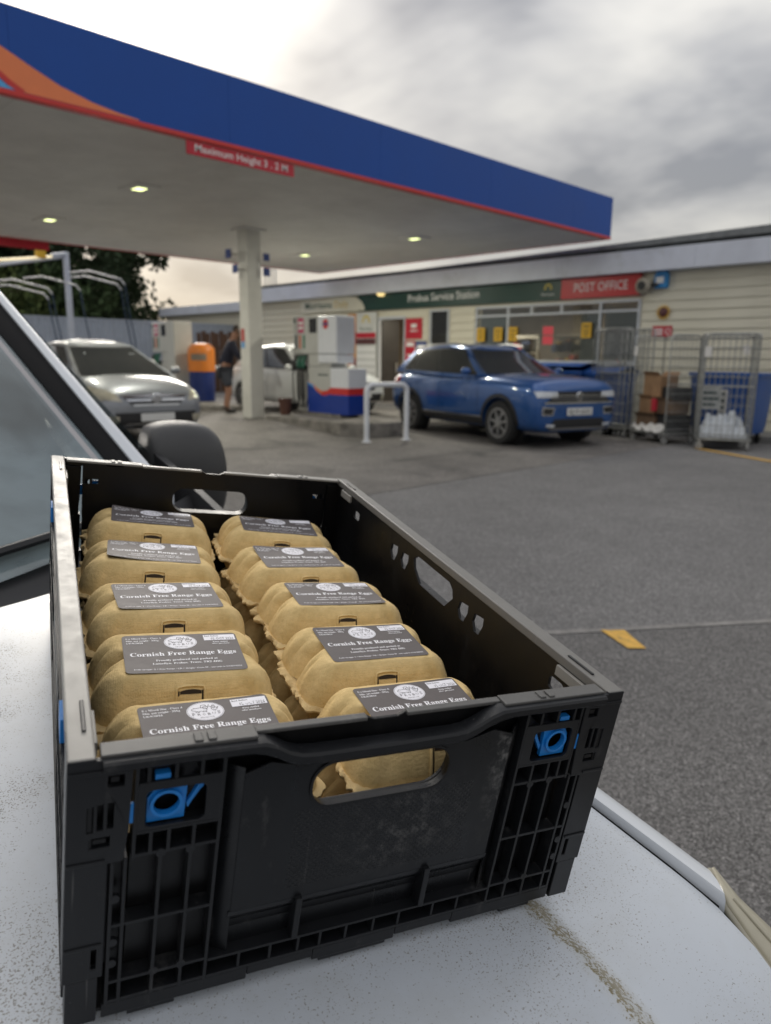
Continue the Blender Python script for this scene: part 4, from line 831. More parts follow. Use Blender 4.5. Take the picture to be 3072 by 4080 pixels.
    # wheels
    for wx in wheels['x']:
        for sg in (-1, 1):
            c_ = (wx, sg*(wt-.105), wr)
            ty = MB().lathe([(wr*.66, -.10), (wr*.93, -.105), (wr, -.075), (wr, .075), (wr*.93, .105), (wr*.66, .10)], 32, c_, 'y', True).build('tyre', MATS['tyre'], t, smooth=40)
            rim = MB(); yo = c_[1]+sg*.085
            rim.lathe([(wr*.60, -.02), (wr*.68, -.02), (wr*.68, .02), (wr*.60, .02)], 32, (wx, yo, wr), 'y', True)
            ns = wheels.get('spokes', 10)
            for k in range(ns):
                a_ = 2*pi*k/ns+.2; d_ = Vector((math.cos(a_), 0, math.sin(a_))); n_ = Vector((-d_.z, 0, d_.x)); c0 = Vector((wx, yo, wr))
                w0, w1 = wr*.06, wr*.045
                rim.add([c0+d_*wr*.12+n_*w0+Vector((0, sg*.012, 0)), c0+d_*wr*.12-n_*w0+Vector((0, sg*.012, 0)), c0+d_*wr*.64-n_*w1+Vector((0, sg*.005, 0)), c0+d_*wr*.64+n_*w1+Vector((0, sg*.005, 0)),
                         c0+d_*wr*.12+n_*w0-Vector((0, sg*.02, 0)), c0+d_*wr*.12-n_*w0-Vector((0, sg*.02, 0)), c0+d_*wr*.64-n_*w1-Vector((0, sg*.02, 0)), c0+d_*wr*.64+n_*w1-Vector((0, sg*.02, 0))],
                        [(0, 1, 2, 3), (7, 6, 5, 4), (0, 4, 5, 1), (1, 5, 6, 2), (2, 6, 7, 3), (3, 7, 4, 0)])
            rim.lathe([(0, -.02), (wr*.18, -.02), (wr*.18, .02), (0, .02)], 16, (wx, yo, wr), 'y')
            rim.build('rim', MATS['alloy'], ty, smooth=40)
            MB().lathe([(0, -.02), (wr*.64, -.02), (wr*.64, .0), (0, .0)], 24, (wx, yo-sg*.05, wr), 'y').build('brake_disc', MATS['plate_ink'], ty)
            MB().lathe([(0, 0), (wr+.05, 0), (wr+.05, -sg*.01), (0, -sg*.01)], 28, (wx, sg*(wt-.215), wr), 'y').build('wheel_liner', MATS['plate_ink'], t)
            if spec.get('arch'):
                kind = 'left' if sg > 0 else 'right'; vs = []
                for k in range(21):
                    a_ = pi*k/20*1.12-.06*pi
                    for rr in (wr+.058, wr+.115):
                        x, z = wx+math.cos(a_)*rr, wr+math.sin(a_)*rr; h_ = hit((x, sg*3, z), (0, -sg, 0)); y = h_.y if h_ and abs(h_.y) > wt*.7 else sg*(wt-.01); vs.append((x, y+sg*.008, z))
                MB().add(vs, [(2*k, 2*k+1, 2*k+3, 2*k+2) for k in range(20)]).build('arch_trim', MATS['car_trim'], t, smooth=60)
    # door mirrors
    for sg in (-1, 1):
        mx_, mz_ = gh['mirror']; y0 = gh['w0']
        mo_ = MB().loft([[(mx_+dx*s1, sg*(y0+.08+yy), mz_+dz*s1) for dx, dz in ((.05, -.055), (.06, .03), (.03, .075), (-.05, .075), (-.06, -.05))] for yy, s1 in ((0, .7), (.04, 1.0), (.13, 1.0), (.17, .6))]).build('mirror', MATS[spec.get('mirror', paint)], t, smooth=60)
        mo_.modifiers.new('s', 'SUBSURF').render_levels = 2
        B(mx_-.02, sg*(y0-.05), mz_-.06, mx_+.02, sg*(y0+.10), mz_-.03).build('stalk', MATS['car_trim'], mo_)
    for k in spec.get('lines', []):
        for kind in ('left', 'right'): line(kind, k, .009)
    for x, z in spec.get('handles', []):
        for kind in ('left', 'right'): proj(kind, [(x-.09, z-.018), (x+.09, z-.018), (x+.09, z+.018), (x-.09, z+.018)], 'door_handle', paint, .03, (4, 3))
    for kind, pts, nm_, mat, off in spec.get('patches', []):
        if kind in ('front', 'rear') and pts[0][0] != -pts[1][0] and not nm_.startswith('!'):
            for sg in (-1, 1): proj(kind, [(p[0]*sg, p[1]) for p in pts], nm_, mat, off)
        else: proj(kind, pts, nm_.lstrip('!'), mat, off)
    for pts, nm_, mat, off in spec.get('sides', []):
        for k in ('left', 'right'): proj(k, pts, nm_, mat, off, (14, 4))
    # number plate and badge
    px, pz = spec['plate']; pl_ = B(px, -.26, pz-.056, px+.012, .26, pz+.056).build('number_plate', MATS['plate_white'], t, bevel=.004)
    if spec.get('reg'): lettering('lettering', spec['reg'], .095, MATS['plate_ink'], pl_, lambda u, v_: (px+.014, u, v_+pz-.034), width=.44, bold=.012)
    bx, bz, br = spec['badge']; bd = MB().lathe([(0, .0), (br, .0), (br, .012), (br*.86, .018), (0, .018)], 24, (bx, 0, bz), 'x').build('badge', MATS['chrome'], t, smooth=40)
    MB().plate([(br*.72*math.cos(2*pi*k/20), bz+br*.72*math.sin(2*pi*k/20)) for k in range(20)], [], .019, .020, YZ(bx)).build('badge_face', MATS[spec.get('badge_face', 'plate_ink')], bd)
    if spec.get('vw'):
        lettering('badge_mark', 'V', br*.95, MATS['chrome'], bd, lambda u, v_: (bx+.022, u, bz+v_*1.0+br*.02)); lettering('badge_mark', 'W', br*.95, MATS['chrome'], bd, lambda u, v_: (bx+.022, u, bz+v_-br*.68))
    elif spec.get('griffin'):
        lettering('badge_mark', 'V', br*1.1, MATS['chrome'], bd, lambda u, v_: (bx+.022, u, bz+v_-br*.4), shear=.4)
    return t
# blue compact SUV nose to the right
st_suv = [(2.13, .36, .72, .76, .64, .56), (2.11, .26, .87, .92, .79, .72), (2.04, .23, .975, 1.03, .86, .79), (1.85, .22, 1.015, 1.075, .895, .825), (1.45, .22, 1.045, 1.105, .908, .84), (.95, .22, 1.06, 1.13, .91, .86),
          (.3, .22, 1.05, 1.06, .91, .865), (-.8, .22, 1.06, 1.06, .91, .86), (-1.5, .24, 1.09, 1.09, .905, .85), (-1.9, .28, 1.08, 1.08, .88, .79), (-2.05, .34, 1.0, 1.0, .82, .72), (-2.10, .42, .92, .92, .72, .62)]
gh_suv = dict(belt=[(-2.1, 1.12), (-1.4, 1.11), (.2, 1.07), (1.0, 1.09)], roof=[(-1.9, 1.44), (-1.4, 1.505), (-.5, 1.54), (.0, 1.515), (.3, 1.46)], xf0=.90, xf1=.16, xr0=-1.98, xr1=-1.70, w0=.855, w1=.62, side=[.10, .22, .545, .93], mirror=(.58, 1.12))
suv = dict(scale=1.07, arch=True, plate=(2.14, .555), reg='KJ19 UUO', badge=(2.115, .775, .078), vw=True,
    patches=[('front', [(-.46, .86), (.46, .86), (.66, .70), (-.66, .70)], 'grille', 'car_trim', .006), ('front', [(-.54, .80), (.54, .80), (.55, .79), (-.55, .79)], 'grille_bar', 'chrome', .016), ('front', [(-.56, .75), (.56, .75), (.57, .742), (-.57, .742)], 'grille_bar', 'alloy', .014),
             ('front', [(.44, .775), (.81, .77), (.83, .865), (.46, .855)], 'headlight', 'lamp_lens', .012), ('front', [(-.70, .700), (.70, .700), (.70, .680), (-.70, .680)], 'chrome_strip', 'chrome', .014),
             ('front', [(-.50, .45), (.50, .45), (.62, .30), (-.62, .30)], 'lower_intake', 'car_trim', .010), ('front', [(.50, .625), (.74, .635), (.74, .505), (.53, .505)], 'daylight_lamp', 'chrome', .010), ('front', [(.53, .605), (.71, .612), (.71, .525), (.56, .525)], 'lamp_recess', 'car_trim', .018),
             ('front', [(-.60, .315), (.60, .315), (.56, .285), (-.56, .285)], 'skid_strip', 'alloy', .024), ('front', [(.50, .37), (.66, .38), (.66, .335), (.5, .33)], 'fog_lamp', 'lamp_lens', .02),
             ('rear', [(.45, .80), (.76, .82), (.74, .98), (.5, .97)], 'tail_light', 'lamp_red', .01), ('rear', [(-.6, .50), (.6, .50), (.6, .34), (-.6, .34)], 'rear_bumper', 'car_trim', .01)],
    sides=[([(-.88, .24), (.88, .24), (.88, .40), (-.88, .40)], 'sill_cladding', 'car_trim', .006), ([(-.86, .405), (.86, .405), (.86, .43), (-.86, .43)], 'sill_strip', 'chrome', .008), ([(-1.93, .86), (-1.70, .86), (-1.66, 1.0), (-1.93, 1.0)], 'tail_light', 'lamp_red', .006)],
    lines=[[(.74, 1.0), (.78, .45)], [(-.33, 1.03), (-.33, .45)], [(-1.08, 1.04), (-.98, .72), (-.80, .45)]], handles=[(-.15, .94), (-1.02, .97)])
ct = car('blue_car', 'metallic blue compact SUV with alloy wheels facing right before the shop', 'car_blue', (-8.53, 11.22, .0), (0, 0, R(-14)), st_suv, gh_suv, dict(x=(1.295, -1.295), r=.345, y=.90, spokes=7), suv)
for sg in (-1, 1): MB().tube([(-1.6, sg*.59, 1.50), (-1.1, sg*.605, 1.565), (-.3, sg*.61, 1.585), (.1, sg*.60, 1.545)], .017, 6).build('roof_rail', MATS['alloy'], ct, smooth=50)
# silver grey hatchback head-on at the left
st_h = [(1.93, .32, .55, .58, .55, .46), (1.90, .25, .66, .70, .70, .60), (1.80, .22, .76, .82, .79, .70), (1.60, .20, .83, .90, .83, .75), (1.25, .19, .90, .97, .86, .78), (.85, .19, .95, 1.02, .865, .81), (.2, .19, .97, .98, .868, .82), (-.8, .19, 1.0, 1.0, .868, .82), (-1.5, .22, 1.02, 1.02, .85, .79), (-1.85, .26, 1.0, 1.0, .82, .74), (-1.98, .34, .92, .92, .74, .66), (-2.02, .42, .84, .84, .66, .56)]
gh_h = dict(belt=[(-2.0, 1.03), (-1.4, 1.02), (.2, .97), (1.1, .95)], roof=[(-1.8, 1.33), (-1.3, 1.40), (-.4, 1.45), (.0, 1.42), (.3, 1.38)], xf0=1.12, xf1=.12, xr0=-1.88, xr1=-1.58, w0=.80, w1=.58, side=[.10, .24, .53, .93], mirror=(.66, 1.02))
hat = dict(plate=(1.95, .40), reg='', badge=(1.925, .665, .078), griffin=True, badge_face='chrome',
    patches=[('front', [(-.50, .705), (.50, .705), (.36, .565), (-.36, .565)], 'grille', 'plate_ink', .006), ('front', [(-.52, .722), (.52, .722), (.49, .69), (-.49, .69)], 'grille_surround', 'chrome', .012), ('front', [(-.37, .588), (.37, .588), (.34, .56), (-.34, .56)], 'grille_surround', 'chrome', .012), ('front', [(-.46, .662), (.46, .662), (.42, .63), (-.42, .63)], 'grille_bar', 'chrome', .02),
             ('front', [(.50, .62), (.74, .66), (.80, .84), (.58, .745)], 'headlight', 'lamp_smoke', .010), ('front', [(-.62, .47), (.62, .47), (.58, .25), (-.58, .25)], 'lower_intake', 'car_trim', .010), ('front', [(-.48, .315), (.48, .315), (.47, .30), (-.47, .30)], 'intake_bar', 'chrome', .02), ('front', [(.56, .42), (.72, .43), (.70, .34), (.57, .33)], 'fog_lamp', 'lamp_smoke', .012)],
    sides=[([(1.45, .66), (1.82, .64), (1.78, .78), (1.36, .84)], 'headlight', 'lamp_smoke', .008)],
    lines=[[(.78, .95), (.80, .36)], [(-.30, .97), (-.30, .36)], [(-1.0, .98), (-.92, .66), (-.74, .4)]], handles=[(-.14, .86), (-.92, .88)])
cs = car('silver_car', 'silver grey hatchback under the canopy, seen nose-on behind the van', 'car_silver', (-11.86, 5.17, .155), (0, R(.3), R(-1.5)), st_h, gh_h, dict(x=(1.22, -1.28), r=.305, y=.86, spokes=7), hat)
# white hatchbacks: the nearer one being refuelled, a further one beyond the silver car
wht = dict(hat); wht['mirror'] = 'car_white'; wht['griffin'] = False; wht['badge'] = (1.925, .66, .05)
c1 = car('white_car', 'white hatchback being refuelled behind the near pump', 'car_white', (-13.98, 11.02, .17), (0, 0, 0), [(x*1.07, a, b*1.03, c*1.03, d, e_) for x, a, b, c, d, e_ in st_h], dict(gh_h, roof=[(x, z+.06) for x, z in gh_h['roof']]), dict(x=(1.31, -1.36), r=.315, y=.86, spokes=9), dict(wht, plate=(2.075, .44), badge=(2.06, .68, .05)))
c2 = car('white_car', 'white hatchback further back, between the silver car and the far pump', 'car_white', (-17.75, 7.70, .17), (0, 0, 0), st_h, dict(gh_h, roof=[(x, z+.04) for x, z in gh_h['roof']]), dict(x=(1.22, -1.28), r=.305, y=.86, spokes=8), dict(wht, scale=1.06))
for c_ in (c1, c2): c_['group'] = 'white hatchbacks on the forecourt'
# ------------------------------------------------------------------ the white van the crate stands on
vl = Vector((.126, .992, 0)).normalized(); vr = Vector((-vl.y, vl.x, 0)); CO = Vector((-.4086, .12277, 0)); VO = CO - vl*.30
vm = Matrix((vl, vr, up)).transposed().to_4x4(); vm.translation = VO
van = thing('delivery_van', 'weathered white van with black mirror, its bonnet under the crate', 'van', mat=vm)
def van_paint():
    ma = bpy.data.materials.new('van_paint'); ma.use_nodes = True; t = ma.node_tree; b = t.nodes['Principled BSDF']; nd = t.nodes.new; lk = t.links.new
    b.inputs['Coat Weight'].default_value = .4; b.inputs['Coat Roughness'].default_value = .16; b.inputs['Roughness'].default_value = .42
    src = nd('ShaderNodeTexCoord').outputs['Object']; sp = nd('ShaderNodeSeparateXYZ'); lk(src, sp.inputs[0])
    def nz(sc, det, ro=.6, vec=src, dist=0):
        n = nd('ShaderNodeTexNoise'); n.inputs['Scale'].default_value = sc; n.inputs['Detail'].default_value = det; n.inputs['Roughness'].default_value = ro; n.inputs['Distortion'].default_value = dist; lk(vec, n.inputs['Vector']); return n.outputs[0]
    def mr(v, a, b_, c=0, d=1):
        n = nd('ShaderNodeMapRange'); lk(v, n.inputs[0])
        for i, x in enumerate((a, b_, c, d)):
            n.inputs[i+1].default_value = x
        return n.outputs[0]
    def mth(op, a, b_):
        n = nd('ShaderNodeMath'); n.operation = op
        for i, x in enumerate((a, b_)):
            if isinstance(x, (int, float)): n.inputs[i].default_value = x
            else: lk(x, n.inputs[i])
        return n.outputs[0]
    def mix(f, a, b_):
        n = nd('ShaderNodeMix'); n.data_type = 'RGBA'; lk(f, n.inputs[0])
        for i, x in ((6, a), (7, b_)):
            if isinstance(x, tuple): n.inputs[i].default_value = (*x, 1)
            else: lk(x, n.inputs[i])
        return n.outputs[2]
    base = mix(nz(3, 5), (.485, .523, .575), (.545, .58, .625))
    up_ = nd('ShaderNodeNewGeometry'); un = nd('ShaderNodeSeparateXYZ'); lk(up_.outputs['Normal'], un.inputs[0]); upw = mr(un.outputs[2], .7, .9)
    # lichen and dirt flecks, in patches, thin towards the wing
    side_ = mr(sp.outputs[0], .55, .80, 1.0, .7)
    thr = mth('MULTIPLY', mr(nz(9, 5, .65), .38, .64, .03, .165), side_)
    f1 = mr(mth('SUBTRACT', nz(620, 2, .5), mth('SUBTRACT', .715, thr)), 0, .05)
    f2_ = mr(mth('SUBTRACT', nz(340, 3, .6), mth('SUBTRACT', .775, mth('MULTIPLY', thr, .6))), 0, .03)
    fl = mth('MULTIPLY', mth('MAXIMUM', f1, f2_), upw)
    c1 = mix(mth('MULTIPLY', fl, .68), base, (.17, .145, .11))
    # a grey green film over the flecked middle
    film = mth('MULTIPLY', mth('MULTIPLY', mr(nz(14, 6, .7), .45, .75), .28), side_)
    c2 = mix(film, c1, (.36, .355, .32))
    # moss held in the pressed groove
    gx = mth('ABSOLUTE', mth('SUBTRACT', sp.outputs[0], mth('ADD', .662, mth('MULTIPLY', mth('SUBTRACT', nz(22, 3), .5), .012))), 0.0)
    band = mr(gx, .003, .019, 1, 0)
    moss = mth('MULTIPLY', mr(mth('ADD', nz(260, 4, .75), mth('MULTIPLY', band, mr(nz(30, 3), .3, .7, .13, .36))), .66, .74), mr(band, 0, .15)); moss = mth('MULTIPLY', moss, upw)
    c3 = mix(moss, c2, mix(nz(90, 2), (.10, .085, .035), (.26, .21, .11)))
    soft = mth('MULTIPLY', mth('MULTIPLY', band, .30), upw); c4 = mix(soft, c3, (.40, .37, .28))
    lk(c4, b.inputs['Base Color'])
    ro = mth('MAXIMUM', mth('MULTIPLY', mth('MAXIMUM', fl, moss), .9), .42); lk(ro, b.inputs['Roughness'])
    bn = nd('ShaderNodeBump'); bn.inputs['Strength'].default_value = .35; bn.inputs['Distance'].default_value = .0006; lk(mth('ADD', fl, moss), bn.inputs['Height']); lk(bn.outputs[0], b.inputs['Normal'])
    MATS['van_paint'] = ma; return ma
van_paint()
M('van_side', (.58, .61, .65), .35, var=.04, vs=3, coat=.4); M('van_black', (.018, .018, .02), .55, var=.2, vs=15, bump=.15, bs=300); M('mirror_black', (.04, .04, .041), .45, var=.15, vs=10, bump=.25, bs=700)
M('headlamp_haze', (.34, .315, .24), .38, var=.2, vs=6, coat=.5); M('headlamp_seal', (.30, .28, .22), .4, var=.1); M('dash', (.035, .036, .038), .7, var=.2); M('grey_trim', (.32, .31, .32), .5, var=.1)
glass('van_glass', (.62, .70, .72), .70, .04, (.33, .41, .44), .22)  # film and blotches paint in sky reflections on top of real dirt
def zbon(s, r):
    a = abs(s); z = .980+.16*r-.049*s*s
    if r < -.10: z -= 1.1*(r+.10)**2
    k = min(1, max(0, (a-.648)/.036)); z -= .012*k*k*(3-2*k)
    k = min(1, max(0, (a-.69)/.09)); z += .009*k*k*(3-2*k)
    k = min(1, max(0, (a-.80)/.025)); z -= .004*k*k
    return z
FE = [(0, -.42), (.5, -.38), (.7, -.33), (.79, -.25), (.809, -.208), (.819, -.181), (.8235, -.15)]
bonF = lambda s: table(FE, abs(s)); bonR = lambda s: .56+.40*s*s
def bon(u, v_):
    s = -.8235+1.647*u; s = max(-.8235, min(.8235, s)); r = lerp(bonF(s), bonR(s), v_); return (s, r, zbon(s, r))
NU, NV = 221, 60
mb_ = MB().grid(NU, NV, bon); edge = [i*NV for i in range(NU)] + [(NU-1)*NV+j for j in range(1, NV)] + [i*NV+NV-1 for i in range(NU-2, -1, -1)] + [j for j in range(NV-2, 0, -1)]
o = len(mb_.v); mb_.v += [(mb_.v[i][0]*.997, mb_.v[i][1], mb_.v[i][2]-.014) for i in edge]; k = len(edge); mb_.f += [(edge[i], edge[(i+1) % k], o+(i+1) % k, o+i) for i in range(k)]
bonnet = mb_.build('bonnet', MATS['van_paint'], van, smooth=50)
# wings: rounded top running into the side
for sg in (-1, 1):
    rings = []
    for i in range(26):
        r = -.118+1.02*i/25; z = zbon(.82, r)+.002; fl = 1.0
        out = .0+.012*math.sin(min(1, (r+.12)/.9)*pi)
        h = [(.829, z-.035), (.829, z-.004), (.832, z), (.845, z-.001), (.858, z-.0055), (.868, z-.015), (.876+out*.6, z-.035), (.885+out, z-.09), (.892+out, z-.20), (.893+out, .60), (.885, .42), (.80, .40), (.80, z-.05)]
        sh = max(0, 1-i/7); rings.append([(sg*a, r-sh*1.07*max(0, .862-max(a, .829)), b) for a, b in h])
    MB().tube([(sg*.8262, -.148+.93*k/20, zbon(.82, -.148+.93*k/20)-.006) for k in range(21)], .0034, 6).build('shut_gap_shade', MATS['rubber'], van)  # black strip added in the bonnet gap to stand for its shade
    MB().loft(rings).build('wing', MATS['van_side'], van, smooth=50)
    # headlamp: back tip by the wing, hazed lens sweeping forward
    inn = [(.8615, -.1205), (.8335, -.151), (.8215, -.181), (.8115, -.208), (.792, -.251), (.745, -.315), (.66, -.36)]
    ot = [(.8635, -.1215), (.869, -.149), (.872, -.178), (.872, -.208), (.864, -.262), (.82, -.345), (.70, -.415)]
    rows = []
    for (a, b), (c, d) in zip(inn, ot):
        zi = zbon(min(a, .82), b)-.004; row = []
        for kk in range(7):
            q = kk/6; bl = math.sin(pi*min(1, q*.9)); row.append((sg*lerp(a, c, q), lerp(b, d, q)-.004*bl, zi-.001-.020*q**1.8+.010*bl))
        x, y, z = row[-1]
        row += [(x*1.002, y-.012, z-.06), (x*.998, y-.012, z-.14), (x*.985, y+.01, z-.20)]
        rows.append(row)
    n_ = len(rows[0]); hb = MB().add([p for r_ in rows for p in r_], [(i*n_+j, (i+1)*n_+j, (i+1)*n_+j+1, i*n_+j+1) for i in range(len(rows)-1) for j in range(n_-1)])
    ho = hb.build('headlight', MATS['headlamp_haze'], van, smooth=60); sd_ = ho.modifiers.new('t', 'SOLIDIFY'); sd_.thickness = .004
    MB().tube([rows[i][0] for i in range(len(rows))], .0032, 6).build('seal', MATS['headlamp_seal'], ho, smooth=60)
    MB().tube([rows[i][2] for i in range(1, len(rows))], .0022, 6).build('lens_rib', MATS['headlamp_haze'], ho, smooth=60)
# nose: bumper and grille below the bonnet lip
def nose(u, v_):
    s = lerp(-.88, .88, u); f = table([(0, -.45), (.5, -.42), (.7, -.36), (.80, -.28), (.88, -.10)], abs(s)); z = lerp(.80, .22, v_); return (s, f-.05*math.sin(pi*v_)-.02*v_, z)
MB().grid(40, 12, nose).build('bumper', MATS['van_black'], van, smooth=60).modifiers.new('t', 'SOLIDIFY').thickness = .02
MB().grid(30, 6, lambda u, v_: (lerp(-.66, .66, u), table([(0, -.425), (.5, -.39), (.66, -.345)], abs(lerp(-.66, .66, u)))-.02*v_, lerp(.885, .80, v_)-.02*abs(2*u-1))).build('grille', MATS['van_black'], van, smooth=60).modifiers.new('t', 'SOLIDIFY').thickness = .02
# cowl, wipers, windscreen
wsz = lambda r: 1.085+.56*(r-.8)
wb_ = lambda s: .715+.31*s*s
def cowl(u, v_):
    s = lerp(-.79, .79, u); r = lerp(bonR(s)-.03, wb_(s)+.02, v_); zc_ = lerp(zbon(s, bonR(s))-.03, wsz(wb_(s))-.004, v_); return (s, r, zc_-.02*math.sin(pi*v_))
MB().grid(40, 8, cowl).build('cowl', MATS['van_black'], van, smooth=50)
for s0, s1 in ((-.55, .02), (.10, .66)):
    pts = [(lerp(s0, s1, k/8), wb_(lerp(s0, s1, k/8))+.012+.02*math.sin(k/8*pi), wsz(wb_(lerp(s0, s1, k/8))+.012+.02*math.sin(k/8*pi))+.018) for k in range(9)]
    wi = MB().tube(pts, .008, 6).build('wiper', MATS['van_black'], van, smooth=50); MB().tube([(x, y+.012, z-.004) for x, y, z in pts], .005, 4).build('blade', MATS['rubber'], wi)
po = lambda r: .711-.184*(r-1.014)      # outer line of the screen pillar
pm = lambda r: .687-.176*(r-1.017)
pi_ = lambda r: .643-.196*(r-1.025)
def scr(u, v_):
    s = lerp(-1, 1, u); rb = wb_(abs(s)*.70); r = lerp(rb, 1.82, v_); s = s*(pi_(r)+.004); return (s, r, wsz(r)-.002)
MB().grid(30, 16, scr).build('windscreen', MATS['van_glass'], van, smooth=60)
for sg in (-1, 1):
    def strip(fa, fb, za, zb2, nm_, mat, r0=.74, r1=1.84):
        rg = []
        for kk in range(12):
            r = lerp(r0, r1, kk/11); a, b = fa(r), fb(r); rg.append([(sg*a, r, wsz(r)+za), (sg*(a+b)/2, r, wsz(r)+za+.004), (sg*b, r, wsz(r)+za), (sg*b, r, wsz(r)+zb2), (sg*a, r, wsz(r)+zb2)])
        return MB().loft(rg).build(nm_, MATS[mat], van, smooth=40)
    strip(lambda r: po(r)+.003, lambda r: pm(r)+.001, .006, -.035, 'pillar', 'van_side', .90); strip(lambda r: pm(r), lambda r: pi_(r), .002, -.03, 'screen_seal', 'rubber')
    strip(lambda r: pi_(r)-.003, lambda r: pi_(r)-.026, -.004, -.03, 'pillar_trim', 'grey_trim', .80, 1.80)
    # door with window, body side and roof
    gy = lambda r, z: table([(.40, .885), (.70, .905), (1.0, .895), (1.08, .80), (1.45, .69), (1.57, .625), (1.66, .585), (1.76, .52), (1.82, .42)], z)
    def sideg(r0, r1, z0, z1, off=0, n=(10, 14)):
        return MB().grid(n[0], n[1], lambda u, v_: (sg*(gy(lerp(r0, r1, u), lerp(z0, z1, v_))+off), lerp(r0, r1, u), lerp(z0, z1, v_)))
    dz = sideg(.905, 2.0, .40, 1.02).build('door', MATS['van_side'], van, smooth=60); B(sg*.905, 1.75, .90, sg*.935, 1.95, .94).build('handle', MATS['van_black'], dz, bevel=.01)
    fw_ = MB().add([(sg*gy(0, 1.03), .92, 1.03), (sg*gy(0, 1.03), 2.0, 1.03), (sg*gy(0, 1.70), 2.0, 1.70), (sg*(po(1.83)+.015), 1.86, 1.66), (sg*(po(1.3)+.02), 1.34, 1.37)], [(0, 1, 2, 3, 4)]).build('side_window', MATS['van_glass'], van)
    sideg(2.01, 4.2, .40, 1.80).build('body_side', MATS['van_side'], van, smooth=60)
    for rr in (.42, 3.25):
        ty = MB().lathe([(.20, -.10), (.29, -.105), (.315, -.075), (.315, .075), (.29, .105), (.20, .10)], 28, (sg*.80, rr, .315), 'x').build('tyre', MATS['tyre'], van, smooth=40)
        MB().lathe([(0, -.06), (.19, -.08), (.20, -.09), (.20, .09), (.19, .08), (0, .06)], 24, (sg*.80, rr, .315), 'x').build('hub', MATS['alloy'], ty, smooth=40)
    MB().prism([(.70, .96), (1.30, 1.02), (1.30, 1.06), (1.12, 1.20), (.98, 1.17), (.70, 1.10)], sg*.775, sg*.79, lambda u, v_, d_: (d_, u, v_)).build('mirror_sail', MATS['van_black'], van)
    # mirror
    m_ = MB(); rings = []
    for s_, k1, zc_, hz in ((.765, .72, 1.155, .085), (.79, .95, 1.15, .112), (.86, 1.0, 1.145, .122), (.925, .96, 1.135, .118), (.955, .62, 1.125, .085)):
        rings.append([(sg*s_, 1.17+dy*k1, zc_+q*hz) for dy, q in ((-.05, -.9), (-.085, -.35), (-.085, .45), (-.05, .95), (.02, 1.0), (.055, .85), (.055, -.85), (.02, -1.0))])
    mo_ = m_.loft(rings).build('mirror', MATS['mirror_black'], van, smooth=60); ss = mo_.modifiers.new('s', 'SUBSURF'); ss.levels = ss.render_levels = 2
    MB().add([(sg*.79, 1.2265, 1.08), (sg*.93, 1.2265, 1.07), (sg*.93, 1.2265, 1.23), (sg*.79, 1.2265, 1.24)], [(0, 1, 2, 3)]).build('mirror_glass', MATS['chrome'], mo_)
    MB().tube([(sg*.74, 1.16, 1.09), (sg*.80, 1.17, 1.10)], .03, 8).build('stalk', MATS['mirror_black'], mo_)
MB().grid(16, 14, lambda u, v_: (lerp(-.53, .53, u), lerp(1.80, 4.2, v_), 1.645+.16*min(1, v_*3)-.05*(2*u-1)**2)).build('roof', MATS['van_side'], van, smooth=60)
B(-.88, 4.2, .40, .88, 4.24, 1.78).build('rear_doors', MATS['van_side'], van, bevel=.02)
MB().grid(20, 8, lambda u, v_: (lerp(-.70, .70, u), lerp(.80, 1.25, v_), 1.02+.02*math.sin(pi*v_)-.35*max(0, v_-.8))).build('dashboard', MATS['dash'], van, smooth=60)
B(-.84, .85, .38, .84, 4.1, .42).build('floor', MATS['dash'], van); B(-.62, 2.05, .45, .62, 2.1, 1.55).build('bulkhead', MATS['dash'], van)
for sg in (-1, 1):
    se = B(sg*.38-.23, 1.55, .45, sg*.38+.23, 2.0, .75).build('seat', MATS['dash'], van, bevel=.06); B(sg*.38-.22, 1.88, .70, sg*.38+.22, 2.02, 1.28).build('seat_back', MATS['dash'], se, bevel=.05); B(sg*.38-.12, 1.90, 1.30, sg*.38+.12, 2.0, 1.48).build('headrest', MATS['dash'], se, bevel=.04)
B(-.87, -.05, .30, .87, .84, .60).build('engine_bay', MATS['dash'], van)
